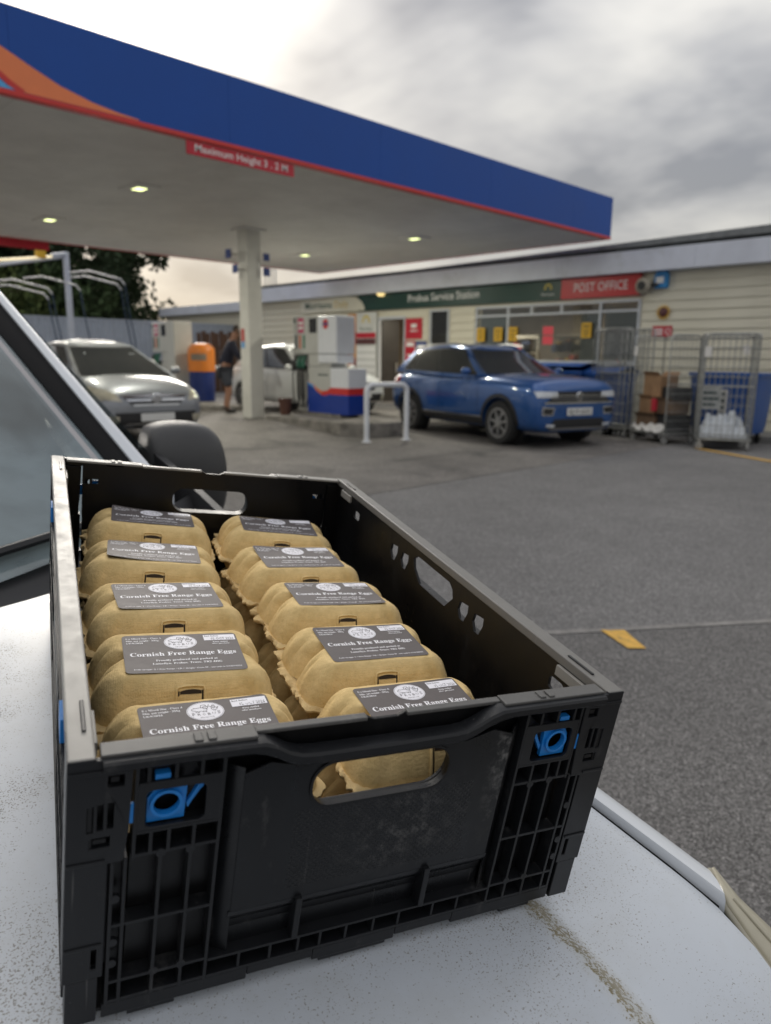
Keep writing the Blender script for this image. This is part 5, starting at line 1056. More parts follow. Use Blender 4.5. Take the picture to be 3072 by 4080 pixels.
# ------------------------------------------------------------------ folding plastic crate (local units: millimetres, x right, y away, z up)
CW, CL, CH, TWIST = 400.0, 600.0, 198.5, -9.88
CR = Matrix(((.33210, -.92863, .16538), (.93915, .34185, .03360), (-.08774, .14416, .98566))); CT = Vector((-.40860, .12277, .98776))
cm = CR.to_4x4(); cm.translation = CT
def cz(x, y): return TWIST*(x/CW-.5)*2*(y/CL)
def XC(x, y, z): return (x*.001, y*.001, (z+cz(x, y))*.001)
def crate_mat(name, c, rough, scuff, dots=False, sc=1.0):
    ma = bpy.data.materials.new(name); ma.use_nodes = True; t = ma.node_tree; b = t.nodes['Principled BSDF']; nd = t.nodes.new; lk = t.links.new
    src = nd('ShaderNodeTexCoord').outputs['Object']; mp = nd('ShaderNodeMapping'); mp.inputs['Scale'].default_value = (1, 1, .45); lk(src, mp.inputs[0])
    n1 = nd('ShaderNodeTexNoise'); n1.inputs['Scale'].default_value = 28*sc; n1.inputs['Detail'].default_value = 8; n1.inputs['Roughness'].default_value = .72; lk(mp.outputs[0], n1.inputs['Vector'])
    r1 = nd('ShaderNodeMapRange'); r1.inputs[1].default_value = .58; r1.inputs[2].default_value = .82; lk(n1.outputs[0], r1.inputs[0])
    n2 = nd('ShaderNodeTexNoise'); n2.inputs['Scale'].default_value = 420; n2.inputs['Detail'].default_value = 3; lk(src, n2.inputs['Vector']); r2 = nd('ShaderNodeMapRange'); r2.inputs[1].default_value = .74; r2.inputs[2].default_value = .80; lk(n2.outputs[0], r2.inputs[0])
    # fine scratches
    mp2 = nd('ShaderNodeMapping'); mp2.inputs['Scale'].default_value = (240, 240, 9); mp2.inputs['Rotation'].default_value = (.3, .5, .1); lk(src, mp2.inputs[0]); n3 = nd('ShaderNodeTexNoise'); n3.inputs['Scale'].default_value = 1; n3.inputs['Detail'].default_value = 2; lk(mp2.outputs[0], n3.inputs['Vector']); r3_ = nd('ShaderNodeMapRange'); r3_.inputs[1].default_value = .71; r3_.inputs[2].default_value = .80; lk(n3.outputs[0], r3_.inputs[0])
    mx = nd('ShaderNodeMath'); mx.operation = 'MAXIMUM'; lk(r1.outputs[0], mx.inputs[0]); lk(r2.outputs[0], mx.inputs[1]); m3 = nd('ShaderNodeMath'); m3.operation = 'MAXIMUM'; lk(mx.outputs[0], m3.inputs[0]); lk(r3_.outputs[0], m3.inputs[1])
    ms = nd('ShaderNodeMath'); ms.operation = 'MULTIPLY'; lk(m3.outputs[0], ms.inputs[0]); ms.inputs[1].default_value = scuff
    if dots:   # chalky run mark down the right of the panel and a rubbed patch in the middle
        sp0 = nd('ShaderNodeSeparateXYZ'); lk(src, sp0.inputs[0])
        def bump1(o_, c0, w0):
            a_ = nd('ShaderNodeMath'); a_.operation = 'SUBTRACT'; lk(o_, a_.inputs[0]); a_.inputs[1].default_value = c0; b_ = nd('ShaderNodeMath'); b_.operation = 'ABSOLUTE'; lk(a_.outputs[0], b_.inputs[0]); r_ = nd('ShaderNodeMapRange'); r_.inputs[1].default_value = 0; r_.inputs[2].default_value = w0; r_.inputs[3].default_value = 1; r_.inputs[4].default_value = 0; lk(b_.outputs[0], r_.inputs[0]); return r_.outputs[0]
        def mul(*q):
            cur = q[0]
            for z_ in q[1:]:
                n_ = nd('ShaderNodeMath'); n_.operation = 'MULTIPLY'
                for i_, v__ in enumerate((cur, z_)):
                    if isinstance(v__, (int, float)): n_.inputs[i_].default_value = v__
                    else: lk(v__, n_.inputs[i_])
                cur = n_.outputs[0]
            return cur
        n9 = nd('ShaderNodeTexNoise'); n9.inputs['Scale'].default_value = 95; n9.inputs['Detail'].default_value = 6; n9.inputs['Roughness'].default_value = .75; lk(src, n9.inputs['Vector']); q9 = nd('ShaderNodeMapRange'); q9.inputs[1].default_value = .48; q9.inputs[2].default_value = .68; lk(n9.outputs[0], q9.inputs[0])
        s1 = mul(bump1(sp0.outputs[0], .298, .014), bump1(sp0.outputs[2], .150, .075), q9.outputs[0], .75); s2 = mul(bump1(sp0.outputs[0], .225, .06), bump1(sp0.outputs[2], .105, .045), q9.outputs[0], .35)
        for sN in (s1, s2):
            ad_ = nd('ShaderNodeMath'); ad_.operation = 'ADD'; ad_.use_clamp = True; lk(ms.outputs[0], ad_.inputs[0]); lk(sN, ad_.inputs[1]); ms = ad_
    mi = nd('ShaderNodeMix'); mi.data_type = 'RGBA'; lk(ms.outputs[0], mi.inputs[0]); mi.inputs[6].default_value = (*c, 1); mi.inputs[7].default_value = (.30, .29, .28, 1); lk(mi.outputs[2], b.inputs['Base Color'])
    rr = nd('ShaderNodeMapRange'); lk(n1.outputs[0], rr.inputs[0]); rr.inputs[1].default_value = .3; rr.inputs[2].default_value = .75; rr.inputs[3].default_value = rough-.10; rr.inputs[4].default_value = rough+.18; lk(rr.outputs[0], b.inputs['Roughness'])
    bn = nd('ShaderNodeBump'); bn.inputs['Strength'].default_value = .12; bn.inputs['Distance'].default_value = .0008; lk(n1.outputs[0], bn.inputs['Height']); last = bn
    if dots:   # dimple field pressed in the middle of the panel
        m4 = nd('ShaderNodeMapping'); m4.inputs['Rotation'].default_value = (0, R(45), 0); m4.inputs['Scale'].default_value = (310, 0, 310); lk(src, m4.inputs[0]); vo = nd('ShaderNodeTexVoronoi'); vo.inputs['Randomness'].default_value = 0; vo.inputs['Scale'].default_value = 1; lk(m4.outputs[0], vo.inputs['Vector'])
        sp = nd('ShaderNodeSeparateXYZ'); lk(src, sp.inputs[0])
        def win(o_, a, b_):
            q = nd('ShaderNodeMath'); q.operation = 'COMPARE'; q.inputs[1].default_value = (a+b_)/2; q.inputs[2].default_value = (b_-a)/2; lk(o_, q.inputs[0]); return q.outputs[0]
        mm = nd('ShaderNodeMath'); mm.operation = 'MULTIPLY'; lk(win(sp.outputs[0], .138, .276), mm.inputs[0]); lk(win(sp.outputs[2], .072, .136), mm.inputs[1])
        dd = nd('ShaderNodeMapRange'); dd.inputs[1].default_value = .22; dd.inputs[2].default_value = .38; lk(vo.outputs['Distance'], dd.inputs[0]); m5 = nd('ShaderNodeMath'); m5.operation = 'SUBTRACT'; m5.inputs[0].default_value = 1; lk(mm.outputs[0], m5.inputs[1]); m6 = nd('ShaderNodeMath'); m6.operation = 'MAXIMUM'; lk(dd.outputs[0], m6.inputs[0]); lk(m5.outputs[0], m6.inputs[1])
        b2 = nd('ShaderNodeBump'); b2.inputs['Strength'].default_value = .6; b2.inputs['Distance'].default_value = .0012; lk(m6.outputs[0], b2.inputs['Height']); lk(bn.outputs[0], b2.inputs['Normal']); last = b2
    lk(last.outputs[0], b.inputs['Normal']); b.inputs['Specular IOR Level'].default_value = .38
    MATS[name] = ma
crate_mat('crate_black', (.0085, .0092, .011), .36, .26); crate_mat('crate_panel', (.0050, .0056, .007), .31, .30, dots=True); crate_mat('crate_inner', (.0035, .0035, .0042), .36, .05, sc=.6); crate_mat('crate_rim_lit', (.27, .26, .24), .42, .5, sc=1.4); crate_mat('crate_rim_dark', (.10, .098, .094), .42, .5, sc=1.4); crate_mat('crate_rim_mid', (.165, .16, .15), .42, .5, sc=1.4)  # worn rim greys: sun and sky sheen painted in, lighter and darker copies
M('latch_blue', (.012, .20, .60), .35, var=.08, vs=60)
crate = thing('folding_crate', 'black folding plastic crate with blue latches standing on the van bonnet', 'crate', mat=cm)
def cb(mb, name, mat, par=None, bevel=.0006, smooth=None, seg=2): return mb.build(name, MATS[mat], par or crate, bevel=bevel, smooth=smooth, seg=seg, xf=XC)
def rect(a, b, c, d): return [(a, c), (b, c), (b, d), (a, d)]
HANDLE = rrect(102, 33, 15, 6, 199, 154.5); HANDLE_BIG = rrect(112, 43, 19, 6, 199, 154.5)
def end_wall(far):
    fn = (lambda u, v, d: (u, CL-d, v)) if far else (lambda u, v, d: (u, d, v))
    def bx(m_, u0, u1, z0, z1, d0, d1):
        ps = [fn(u, z, d) for d in (d0, d1) for u, z in ((u0, z0), (u1, z0), (u1, z1), (u0, z1))]
        return m_.add(ps, [(0, 1, 2, 3), (7, 6, 5, 4), (0, 4, 5, 1), (1, 5, 6, 2), (2, 6, 7, 3), (3, 7, 4, 0)])
    nm = 'end_wall'
    topl = [(363, 6), (363, 196), (340, 196), (338, 193.5), (318, 193.5), (316, 196), (214, 196.5), (208, 193.5), (190, 193.5), (184, 196.5), (86, 196), (84, 193.5), (64, 193.5), (62, 196), (37, 196), (37, 6)]
    small = [rect(a-3.5, a+3.5, 168.5, 175.5) for a in (41.5, 51.5, 348.5, 358.5)]
    w_ = cb(MB().plate(topl, [HANDLE if far else HANDLE_BIG] + ([] if not far else small), 11.5, 14.5, fn), nm, 'crate_inner')
    # bulged middle panel with the hand hole and its tunnel
    pan = MB().plate([(102, 63), (302, 63), (302, 172), (284, 178), (262, 172), (140, 172), (118, 178), (102, 172)], [HANDLE], 2.0, 4.2, fn)
    for (a, b_) in (((92, 60), (92, 174)), ((312, 174), (312, 60))): pass
    for (u0, u1, d0, d1) in ((91, 102.2, 10.5, 2.4), (301.8, 313, 2.4, 10.5)):
        pan.add([fn(u0, 28.7, d0), fn(u1, 28.7, d1), fn(u1, 176, d1), fn(u0, 176, d0), fn(u0, 28.7, d0+2), fn(u1, 28.7, d1+2), fn(u1, 176, d1+2), fn(u0, 176, d0+2)], [(0, 1, 2, 3), (7, 6, 5, 4), (0, 4, 5, 1), (1, 5, 6, 2), (2, 6, 7, 3), (3, 7, 4, 0)])
    prof = [(63.2, 2.0), (58, 3.0), (51, 7.0), (44, 8.6), (28, 9.0)]
    for (za, da), (zb2, db) in zip(prof[:-1], prof[1:]): pan.add([fn(100.5, za, da), fn(303.5, za, da), fn(303.5, zb2, db), fn(100.5, zb2, db), fn(100.5, za, da+2), fn(303.5, za, da+2), fn(303.5, zb2, db+2), fn(100.5, zb2, db+2)], [(0, 1, 2, 3), (7, 6, 5, 4), (0, 4, 5, 1), (1, 5, 6, 2), (2, 6, 7, 3), (3, 7, 4, 0)])
    cb(pan, 'panel', 'crate_panel', w_, bevel=.0005)
    hl2 = rrect(106, 37, 17, 6, 199, 154.5); cb(MB().loft([[fn(u, z, d) for u, z in lp] for lp, d in ((hl2, 1.0), (HANDLE, 1.0), (HANDLE, 6.2 if not far else 14.8), (hl2, 6.2 if not far else 14.8))], caps=False, wrap=True), 'handle_rim', 'crate_inner', w_, bevel=0, smooth=50)
    # S-shaped rail that dips under the grip
    path = [(19, 193), (60, 193), (104, 192.5), (112, 191.5), (120, 188), (128, 183), (136, 180), (146, 179), (199, 178.5), (250, 179), (258, 180), (267, 183.5), (276, 188.5), (286, 192), (296, 193), (340, 193), (381, 193)]
    rings = []
    for u, z in path:
        e_ = 1.0 if 110 < u < 290 else .8
        pr = [(-3.2, -2.5), (-3.2, 2.6), (-1.8, 4.4), (7, 4.6), (9, 4.0), (9, -3.4), (7, -4.6), (-1.8, -4.4)]
        rings.append([fn(u, z+b_*e_, d) for d, b_ in pr])
    cb(MB().loft(rings), 'rail', 'crate_black', w_, bevel=0, smooth=35)
    tp = MB(); bx(tp, 18, 108, 195.5, 198.3, 2.5, 15); bx(tp, 290, 382, 195.5, 198.3, 2.5, 15); bx(tp, 108.2, 184, 194.5, 197.3, 8.8, 15); bx(tp, 214, 289.8, 194.5, 197.3, 8.8, 15)
    for u in (70, 78, 322, 330): bx(tp, u, u+5, 198.31, 199.6, 4, 13)
    cb(tp, 'top_edge', 'crate_rim_lit' if far else 'crate_rim_dark', w_, bevel=.0007)  # near edge takes the less lit grey of the same plastic
    # rib lattices both sides
    rb = MB()
    for mir in (0, 1):
        U = (lambda a: a) if not mir else (lambda a: 400-a)
        def q(u0, u1, z0, z1, d0=.2, d1=11.4): bx(rb, min(U(u0), U(u1)), max(U(u0), U(u1)), z0, z1, d0, d1)
        for u in (33.8, 53.8, 71.8, 88.2): q(u-1.1, u+1.1, 12, 126)
        q(25.3, 27.5, 12, 124)
        for z in (126, 75, 29.5, 13.5): q(25.2 if z < 126 else 37.5, 89, z-1.1, z+1.1, .35)
        for u in (47.5, 58, 73): q(u-1.1, u+1.1, 126, 142.5)
        q(36.9, 39, 124, 196); q(87.2, 89.4, 126, 190)
        q(39, 88, 141.5, 143.6, .1)
        for u in (44.5, 60.0, 75.0): q(u-1.1, u+1.1, 177.5, 191, .5)
        # round pin marks
        for (u, z) in ((28.6, 96), (28.6, 62), (28.6, 45), (71.8, 124), (54.5, 30.5), (71.8, 30.5), (54, 125)):
            rb.add([fn(U(u)+3.1*math.cos(2*pi*k/12), z+3.1*math.sin(2*pi*k/12), d) for d in (.05, 3) for k in range(12)], [tuple(range(12)), tuple(range(23, 11, -1))] + [(k, (k+1) % 12, 12+(k+1) % 12, 12+k) for k in range(12)])
    # bottom lattice strip
    bx(rb, 89.5, 312, 26.6, 28.6, .2, 11.4); bx(rb, 89.5, 312, 12.4, 14.4, .2, 11.4)
    for u in (111, 133, 153.5, 170, 190, 212, 233, 262, 284): bx(rb, u-1, u+1, 14.4, 26.6, .6, 11.4)
    rbo = cb(rb, 'rib_lattice', 'crate_black', w_, bevel=.0003); rbo['kind'] = 'stuff'  # rib black set lighter than the panel black for the light edges catch
    for mir in (0, 1):
        U = (lambda a: a) if not mir else (lambda a: 400-a)
        o_ = [(U(39), 143.6), (U(88), 143.6), (U(88), 177.4), (U(39), 177.4)]; h_ = [(U(u), z) for u, z in rrect(35, 26, 4, 4, 61, 158.5)]
        if mir: o_ = o_[::-1]; h_ = h_[::-1]
        cb(MB().plate(o_, [h_], .1, 3, fn), 'latch_plate', 'crate_black', w_, bevel=.0005)
        # blue latch
        ring = [(U(55.5)+9.2*math.cos(2*pi*k/24), 159.5+9.2*math.sin(2*pi*k/24)) for k in range(24)]
        body = [(U(44.6), 146.6), (U(66.5), 146.6), (U(67.5), 170.5), (U(49), 170.5), (U(44.6), 164)]
        if mir: body = body[::-1]
        lt = cb(MB().plate(body, [ring], 3.6, 7, fn), 'latch', 'latch_blue', w_, bevel=.0005)
        ri = [(U(55.5)+7.6*math.cos(2*pi*k/24), 159.5+7.6*math.sin(2*pi*k/24)) for k in range(24)]; ro2 = [(U(55.5)+9.6*math.cos(2*pi*k/24), 159.5+9.6*math.sin(2*pi*k/24)) for k in range(24)]
        cb(MB().plate(ro2, [ri], 1.4, 6, fn), 'finger_ring', 'latch_blue', lt, bevel=.0004)
        arm = [(67.6, 156), (70, 160), (74, 168), (77.5, 169.5), (77.5, 166.5), (75.5, 164.5), (71, 157), (68.5, 152)]
        arm = [(U(u), z) for u, z in arm]; cb(MB().prism(arm if not mir else arm[::-1], 4, 7.5, fn), 'spring_arm', 'latch_blue', lt, bevel=.0004)
        tb = MB(); bx(tb, *sorted((U(31.6), U(37.0))), 150, 163.5, .9, 3.6); bx(tb, *sorted((U(48), U(57))), 177.6, 181.2, 1.5, 7); cb(tb, 'latch_bolt', 'latch_blue', lt, bevel=.0005)
    for u in (149.8, 249.8):
        lo_ = cb(bx(MB(), u-3, u+1.6, 28.7, 64, -1.5, 9), 'guide_lug', 'crate_black', w_, bevel=.0006); 
    return w_
for far in (False, True): end_wall(far)
def side_wall(right):
    fn = (lambda u, v, d: (CW-d, u, v)) if right else (lambda u, v, d: (d, u, v))
    def bx(m_, u0, u1, z0, z1, d0, d1):
        ps = [fn(u, z, d) for d in (d0, d1) for u, z in ((u0, z0), (u1, z0), (u1, z1), (u0, z1))]
        return m_.add(ps, [(0, 1, 2, 3), (7, 6, 5, 4), (0, 4, 5, 1), (1, 5, 6, 2), (2, 6, 7, 3), (3, 7, 4, 0)])
    c_ = 290
    hh = [[(c_-38, 182), (c_+38, 182), (c_+46, 176), (c_+42, 166), (c_+24, 153), (c_-36, 153), (c_-50, 168), (c_-46, 177)]]
    for a in (c_+62, c_+92, c_-79, c_-109):
        hh.append([(a-2, 174), (a+14, 172), (a+16, 163), (a+10, 154.5), (a+2, 154.5), (a-3, 166)])
    for a in (514, 60): hh.append(rrect(19, 11, 3.5, 3, a, 169))
    w_ = cb(MB().plate(rect(1, CL-1, 6, 191), hh, 11.5, 14.5, fn), 'side_wall', 'crate_inner', bevel=.0004)
    rm = MB(); bx(rm, .3, CL-.3, 189.5, CH, .3, 15.5); 
    ro_ = cb(rm, 'rim', 'crate_rim_mid' if right else 'crate_rim_lit', w_, bevel=.0016, seg=3)  # left rim painted lighter for the sun's sheen; same worn plastic as right
    for u in (42, 556): cb(bx(MB(), u-16, u+16, CH+.01, CH+1.2, 9, 11.5), 'stacking_tab', 'crate_black', w_, bevel=.0005)
    for u in (44, 554): cb(bx(MB(), u-17, u+17, 180, 189.4, 14.6, 18), 'stacking_lip', 'crate_rim_lit', w_, bevel=.0006)
    # outside: rib lattice with a plain panel in the middle and latch plates
    rb = MB()
    for u in [38+22.5*i for i in range(25)]:
        if 210 < u < 390: continue
        bx(rb, u-1.1, u+1.1, 12, 188 if (u < 48 or u > 545) else 149, .8, 11.4)
    for z in (13.5, 28.5, 75, 126, 149): bx(rb, 36.5, CL-36.5, z-1.1, z+1.1, .5, 11.4)
    cb(rb, 'rib_lattice', 'crate_black', w_, bevel=0)['kind'] = 'stuff'
    cb(MB().plate(rect(212, 388, 30, 149), [], 2, 4.5, fn), 'panel', 'crate_panel', w_, bevel=.0005)
    lb = MB()
    for u in (96, 504): bx(lb, u-12, u+12, 150, 168, -.6, 3)
    cb(lb, 'latch', 'latch_blue', w_, bevel=.0006)
    # corner posts wrap round the ends
    for far in (0, 1):
        g = (lambda u, v, d: ((CW-u) if right else u, (CL-d) if far else d, v))
        outl = [(.4, 37), (23.6, 37), (23.6, 124), (32.5, 124.5), (34.6, 148), (35.6, 192), (33, 196.5), (15.4, 196.8), (15.4, 198), (.4, 198)]
        hs = [rect(22, 31, 178, 186), rect(11.5, 15, 148, 166), rect(17, 20.4, 149, 167), rect(22.5, 26, 149.5, 167.5), rect(13, 24.5, 136.5, 144), rect(16.5, 19.6, 44, 60)]
        pm_ = MB().plate(outl, hs, .1, 4, g)
        pm_.add([g(.4, 37, 4.0), g(.4, 198, 4.0), g(.4, 198, 30), g(.4, 37, 30), g(3, 37, 4.0), g(3, 198, 4.0), g(3, 198, 30), g(3, 37, 30)], [(0, 1, 2, 3), (7, 6, 5, 4), (0, 4, 5, 1), (1, 5, 6, 2), (2, 6, 7, 3), (3, 7, 4, 0)])
        po_ = cb(pm_, 'corner_post', 'crate_black', w_, bevel=.0009)
        bk = MB().plate(rect(3.2, 33, 39, 189), [], 8, 10, g); bk.add([g(a, b_, d) for d in (2.2, 8) for a, b_ in ((23.5, 179.5), (28.5, 179.5), (28.5, 183.5), (23.5, 183.5))], [(0, 1, 2, 3), (7, 6, 5, 4), (0, 4, 5, 1), (1, 5, 6, 2), (2, 6, 7, 3), (3, 7, 4, 0)])
        bk.add([g(a, b_, d) for d in (1.5, 8) for a, b_ in ((15, 138.5), (22.5, 138.5), (22.5, 142), (15, 142))], [(0, 1, 2, 3), (7, 6, 5, 4), (0, 4, 5, 1), (1, 5, 6, 2), (2, 6, 7, 3), (3, 7, 4, 0)])
        cb(bk, 'post_back', 'crate_inner', po_, bevel=.0004)
        for z0, z1 in ((188, 190.5), (126, 128), (62.5, 64.5)):
            st_ = MB(); st_.add([g(a, b_, d) for d in (-.9, .4) for a, b_ in ((1, z0), (22, z0), (22, z1), (1, z1))], [(0, 1, 2, 3), (7, 6, 5, 4), (0, 4, 5, 1), (1, 5, 6, 2), (2, 6, 7, 3), (3, 7, 4, 0)])
            cb(st_, 'post_step', 'crate_black', po_, bevel=.0004)
    return w_
for right in (False, True): side_wall(right)
bs = MB().plate(rect(4, 396, 4, 596), [], 3.0, 6.0, lambda u, v, d: (u, v, d)); bo = cb(bs, 'base', 'crate_inner', bevel=.0005)
ft = MB()
for far in (0, 1):
    Y = lambda d: CL-d if far else d
    for u0, u1, z0, z1 in ((24, 118, .5, 11.6), (118.2, 166, 4, 11.8), (166.2, 232, 1.0, 11.6), (232.2, 282, 4, 11.8), (282.2, 376, .5, 11.6)):
        ft.box(u0, Y(.9), z0, u1, Y(4), z1)
    for u0, u1 in ((2.2, 21), (379, 397.8)):
        ft.box(u0, Y(.8), -.5, u1, Y(20), 36.6)
    for u0, u1, z0, z1 in ((40, 70, -4, .4), (172, 226, -3, .9), (330, 360, -4, .4)): ft.box(u0, Y(2), z0, u1, Y(30), z1)
for x0, x1 in ((1.0, 4), (396, 399)): ft.box(x0, 22, .5, x1, 578, 11.6)
cb(ft, 'foot', 'crate_black', bo, bevel=.0007)

# ------------------------------------------------------------------ egg boxes
def pulp(name, c):
    ma = bpy.data.materials.new(name); ma.use_nodes = True; t = ma.node_tree; b = t.nodes['Principled BSDF']; nd = t.nodes.new; lk = t.links.new
    b.inputs['Roughness'].default_value = .92; b.inputs['Specular IOR Level'].default_value = .2
    src = nd('ShaderNodeTexCoord').outputs['Object']
    def nz(s_, d, r_=.6):
        n = nd('ShaderNodeTexNoise'); n.inputs['Scale'].default_value = s_; n.inputs['Detail'].default_value = d; n.inputs['Roughness'].default_value = r_; lk(src, n.inputs['Vector']); return n.outputs[0]
    r1 = nd('ShaderNodeValToRGB'); lk(nz(60, 7, .7), r1.inputs[0]); r1.color_ramp.elements[0].position = .3; r1.color_ramp.elements[0].color = (c[0]*.82, c[1]*.80, c[2]*.74, 1); r1.color_ramp.elements[1].position = .7; r1.color_ramp.elements[1].color = (c[0]*1.1, c[1]*1.1, c[2]*1.12, 1)
    fl = nd('ShaderNodeMapRange'); lk(nz(900, 2), fl.inputs[0]); fl.inputs[1].default_value = .68; fl.inputs[2].default_value = .78
    m1 = nd('ShaderNodeMix'); m1.data_type = 'RGBA'; lk(fl.outputs[0], m1.inputs[0]); lk(r1.outputs[0], m1.inputs[6]); m1.inputs[7].default_value = (c[0]*.6, c[1]*.55, c[2]*.5, 1); lk(m1.outputs[2], b.inputs['Base Color'])
    # mould mesh: fine woven relief
    wv = []
    for ax in ('X', 'Y'):
        w_ = nd('ShaderNodeTexWave'); w_.bands_direction = ax; w_.inputs['Scale'].default_value = 260; w_.inputs['Distortion'].default_value = 1.2; lk(src, w_.inputs['Vector']); wv.append(w_.outputs['Fac'])
    ad = nd('ShaderNodeMath'); ad.operation = 'ADD'; lk(wv[0], ad.inputs[0]); lk(wv[1], ad.inputs[1]); ml = nd('ShaderNodeMath'); ml.operation = 'MULTIPLY'; ml.inputs[1].default_value = .07; lk(ad.outputs[0], ml.inputs[0])
    a2 = nd('ShaderNodeMath'); a2.operation = 'ADD'; lk(ml.outputs[0], a2.inputs[0]); lk(nz(260, 5, .7), a2.inputs[1]); bn = nd('ShaderNodeBump'); bn.inputs['Strength'].default_value = .75; bn.inputs['Distance'].default_value = .0014; lk(a2.outputs[0], bn.inputs['Height']); lk(bn.outputs[0], b.inputs['Normal'])
    MATS[name] = ma
pulp('egg_pulp', (.71, .53, .255)); pulp('egg_pulp_torn', (.68, .51, .26)); M('slot_dark', (.03, .02, .012), .9)
def rr_loop(hx, hy, rad, nx=26, ny=18, nc=7):
    """rounded rectangle loop, fixed counts so that loops correspond"""
    o = []
    def seg(a, b, n): return [(lerp(a[0], b[0], k/n), lerp(a[1], b[1], k/n)) for k in range(n)]
    def arc(cx_, cy_, a0, n): return [(cx_+rad*math.cos(R(a0+90*k/n)), cy_+rad*math.sin(R(a0+90*k/n))) for k in range(n)]
    o += seg((-hx+rad, -hy), (hx-rad, -hy), nx) + arc(hx-rad, -hy+rad, -90, nc) + seg((hx, -hy+rad), (hx, hy-rad), ny) + arc(hx-rad, hy-rad, 0, nc)
    o += seg((hx-rad, hy), (-hx+rad, hy), nx) + arc(-hx+rad, hy-rad, 90, nc) + seg((-hx, hy-rad), (-hx, -hy+rad), ny) + arc(-hx+rad, -hy+rad, 180, nc)
    return o
AT = [(0, 0), (.2, .10), (.4, .25), (.6, .45), (.75, .66), (.87, .86), (.94, .95), (1, 1.0)]; ZT = [(0, 0), (.2, .24), (.4, .49), (.6, .74), (.75, .885), (.87, .968), (.94, .99), (1, 1.0)]
def lid_ring(t_):
    """t_ 0 at the rim, 1 at the flat top"""
    bt, tp = rr_loop(73, 51.5, 20), rr_loop(50.5, 34, 6); z = 36+34*table(ZT, t_); o = []
    for (x0, y0), (x1, y1) in zip(bt, tp):
        e_ = max(0, (abs(x0)-40)/33)**.8; ae = 1-math.sqrt(max(0, 1-((z-36)/34)**2)); af = table(AT, t_); a = lerp(af, lerp(af, ae, .55), min(1, e_))
        x, y = lerp(x0, x1, a), lerp(y0, y1, a)       # ends: two domed lobes with a valley between and flutes
        k = math.sin(pi*min(1, t_*.92+.06))
        kv = min(1, .25+1.5*t_)*(1-.45*max(0, (t_-.75)/.25)); v_ = 1/(1+(y/6.0)**2)**1.5; x -= math.copysign(1, x)*e_*v_*20*kv
        x -= math.copysign(1, x)*e_*3.0*k*(math.exp(-((abs(y)-16)/1.7)**2)); x -= math.copysign(1, x)*e_*1.6*k*(math.exp(-((abs(y)-34)/1.8)**2))
        x += math.copysign(1, x)*e_*2.2*k*math.exp(-((abs(y)-25)/5)**2)
        c = math.exp(-((abs(x0)-50)/5)**2)*(1-e_*.6)*max(0, abs(y0)-30)/21; y -= math.copysign(1, y)*c*3.2*k
        o.append((x, y, z))
    return o
def tray_ring(t_):
    a = t_**1.3; bt, tp = rr_loop(71, 49.5, 18), rr_loop(52, 34, 12); o = []
    for (x0, y0), (x1, y1) in zip(bt, tp):
        x, y = lerp(x0, x1, a), lerp(y0, y1, a); k = math.sin(pi*min(1, t_*.9+.1))**.8
        e_ = max(0, (abs(x0)-40)/31); x -= math.copysign(1, x)*e_*math.exp(-(y/8)**2)*12*k
        sl_ = max(0, (abs(y0)-30)/20)*(1-e_*.7); y -= math.copysign(1, y)*sl_*(math.exp(-((x-23)/6)**2)+math.exp(-((x+23)/6)**2))*11*k
        o.append((x, y, 33-33*t_))
    return o
MM = lambda x, y, z: (x*.001, y*.001, z*.001)
def egg_meshes(seed):
    rg = random.Random(seed)
    def jit(p, a): n_ = noise.noise(Vector(p)*.05+Vector((seed*3.1, 0, 0))); m_ = noise.noise(Vector(p)*.16+Vector((0, seed*2.3, 0))); return (p[0]+a*(n_+.4*m_), p[1]+a*(m_*.5-n_*.4), p[2]+a*.5*n_)
    lid = [[jit(p, .8) for p in lid_ring(k/18)] for k in range(19)]
    c0 = lid[-1]; inner = [[(p[0]*q, p[1]*q, p[2]+.15*(1-q)) for p in c0] for q in (.8, .45, .12)]
    me_lid = MB().loft(lid+inner).mesh('lid', MATS['egg_pulp'], 40, MM)
    tr = [[jit(p, 1.0) for p in tray_ring(k/9)] for k in range(10)]; me_tray = MB().loft(tr).mesh('tray', MATS['egg_pulp'], 40, MM)
    # flange with a rough torn edge, thickest at the left end
    def fl(extra, z, rough):
        o = []
        for (x, y) in rr_loop(73+extra, 51.5+extra, 20, 60, 46, 14):
            tear = (1 if x < -60 else (.45 if x > 60 else .25)); d = rough*tear*(1.1*noise.noise((x*.07, y*.07, seed*5.0))+.55*noise.noise((x*.19, y*.19, seed*9.0))); l_ = math.hypot(x, y)
            o.append((x*(1+d/l_), y*(1+d/l_), z+tear*rough*.35*noise.noise((x*.25, y*.25, seed+4.0))))
        return o
    me_fl = MB().loft([fl(-3, 35.5, 0), fl(2.2, 37.2, 4.0), fl(4.2, 35.4, 7.0), fl(4.0, 33.4, 7.0), fl(2.4, 31.8, 5.0), fl(-4, 32.6, 0)]).mesh('flange', MATS['egg_pulp_torn'], 50, MM)
    # small nib of pulp on the left end
    return me_lid, me_tray, me_fl
def front_y(z):
    a = table([(z_, a_) for (_, z_), (_, a_) in zip(ZT, AT)], (z-36)/34); return -lerp(51.5, 34, a)
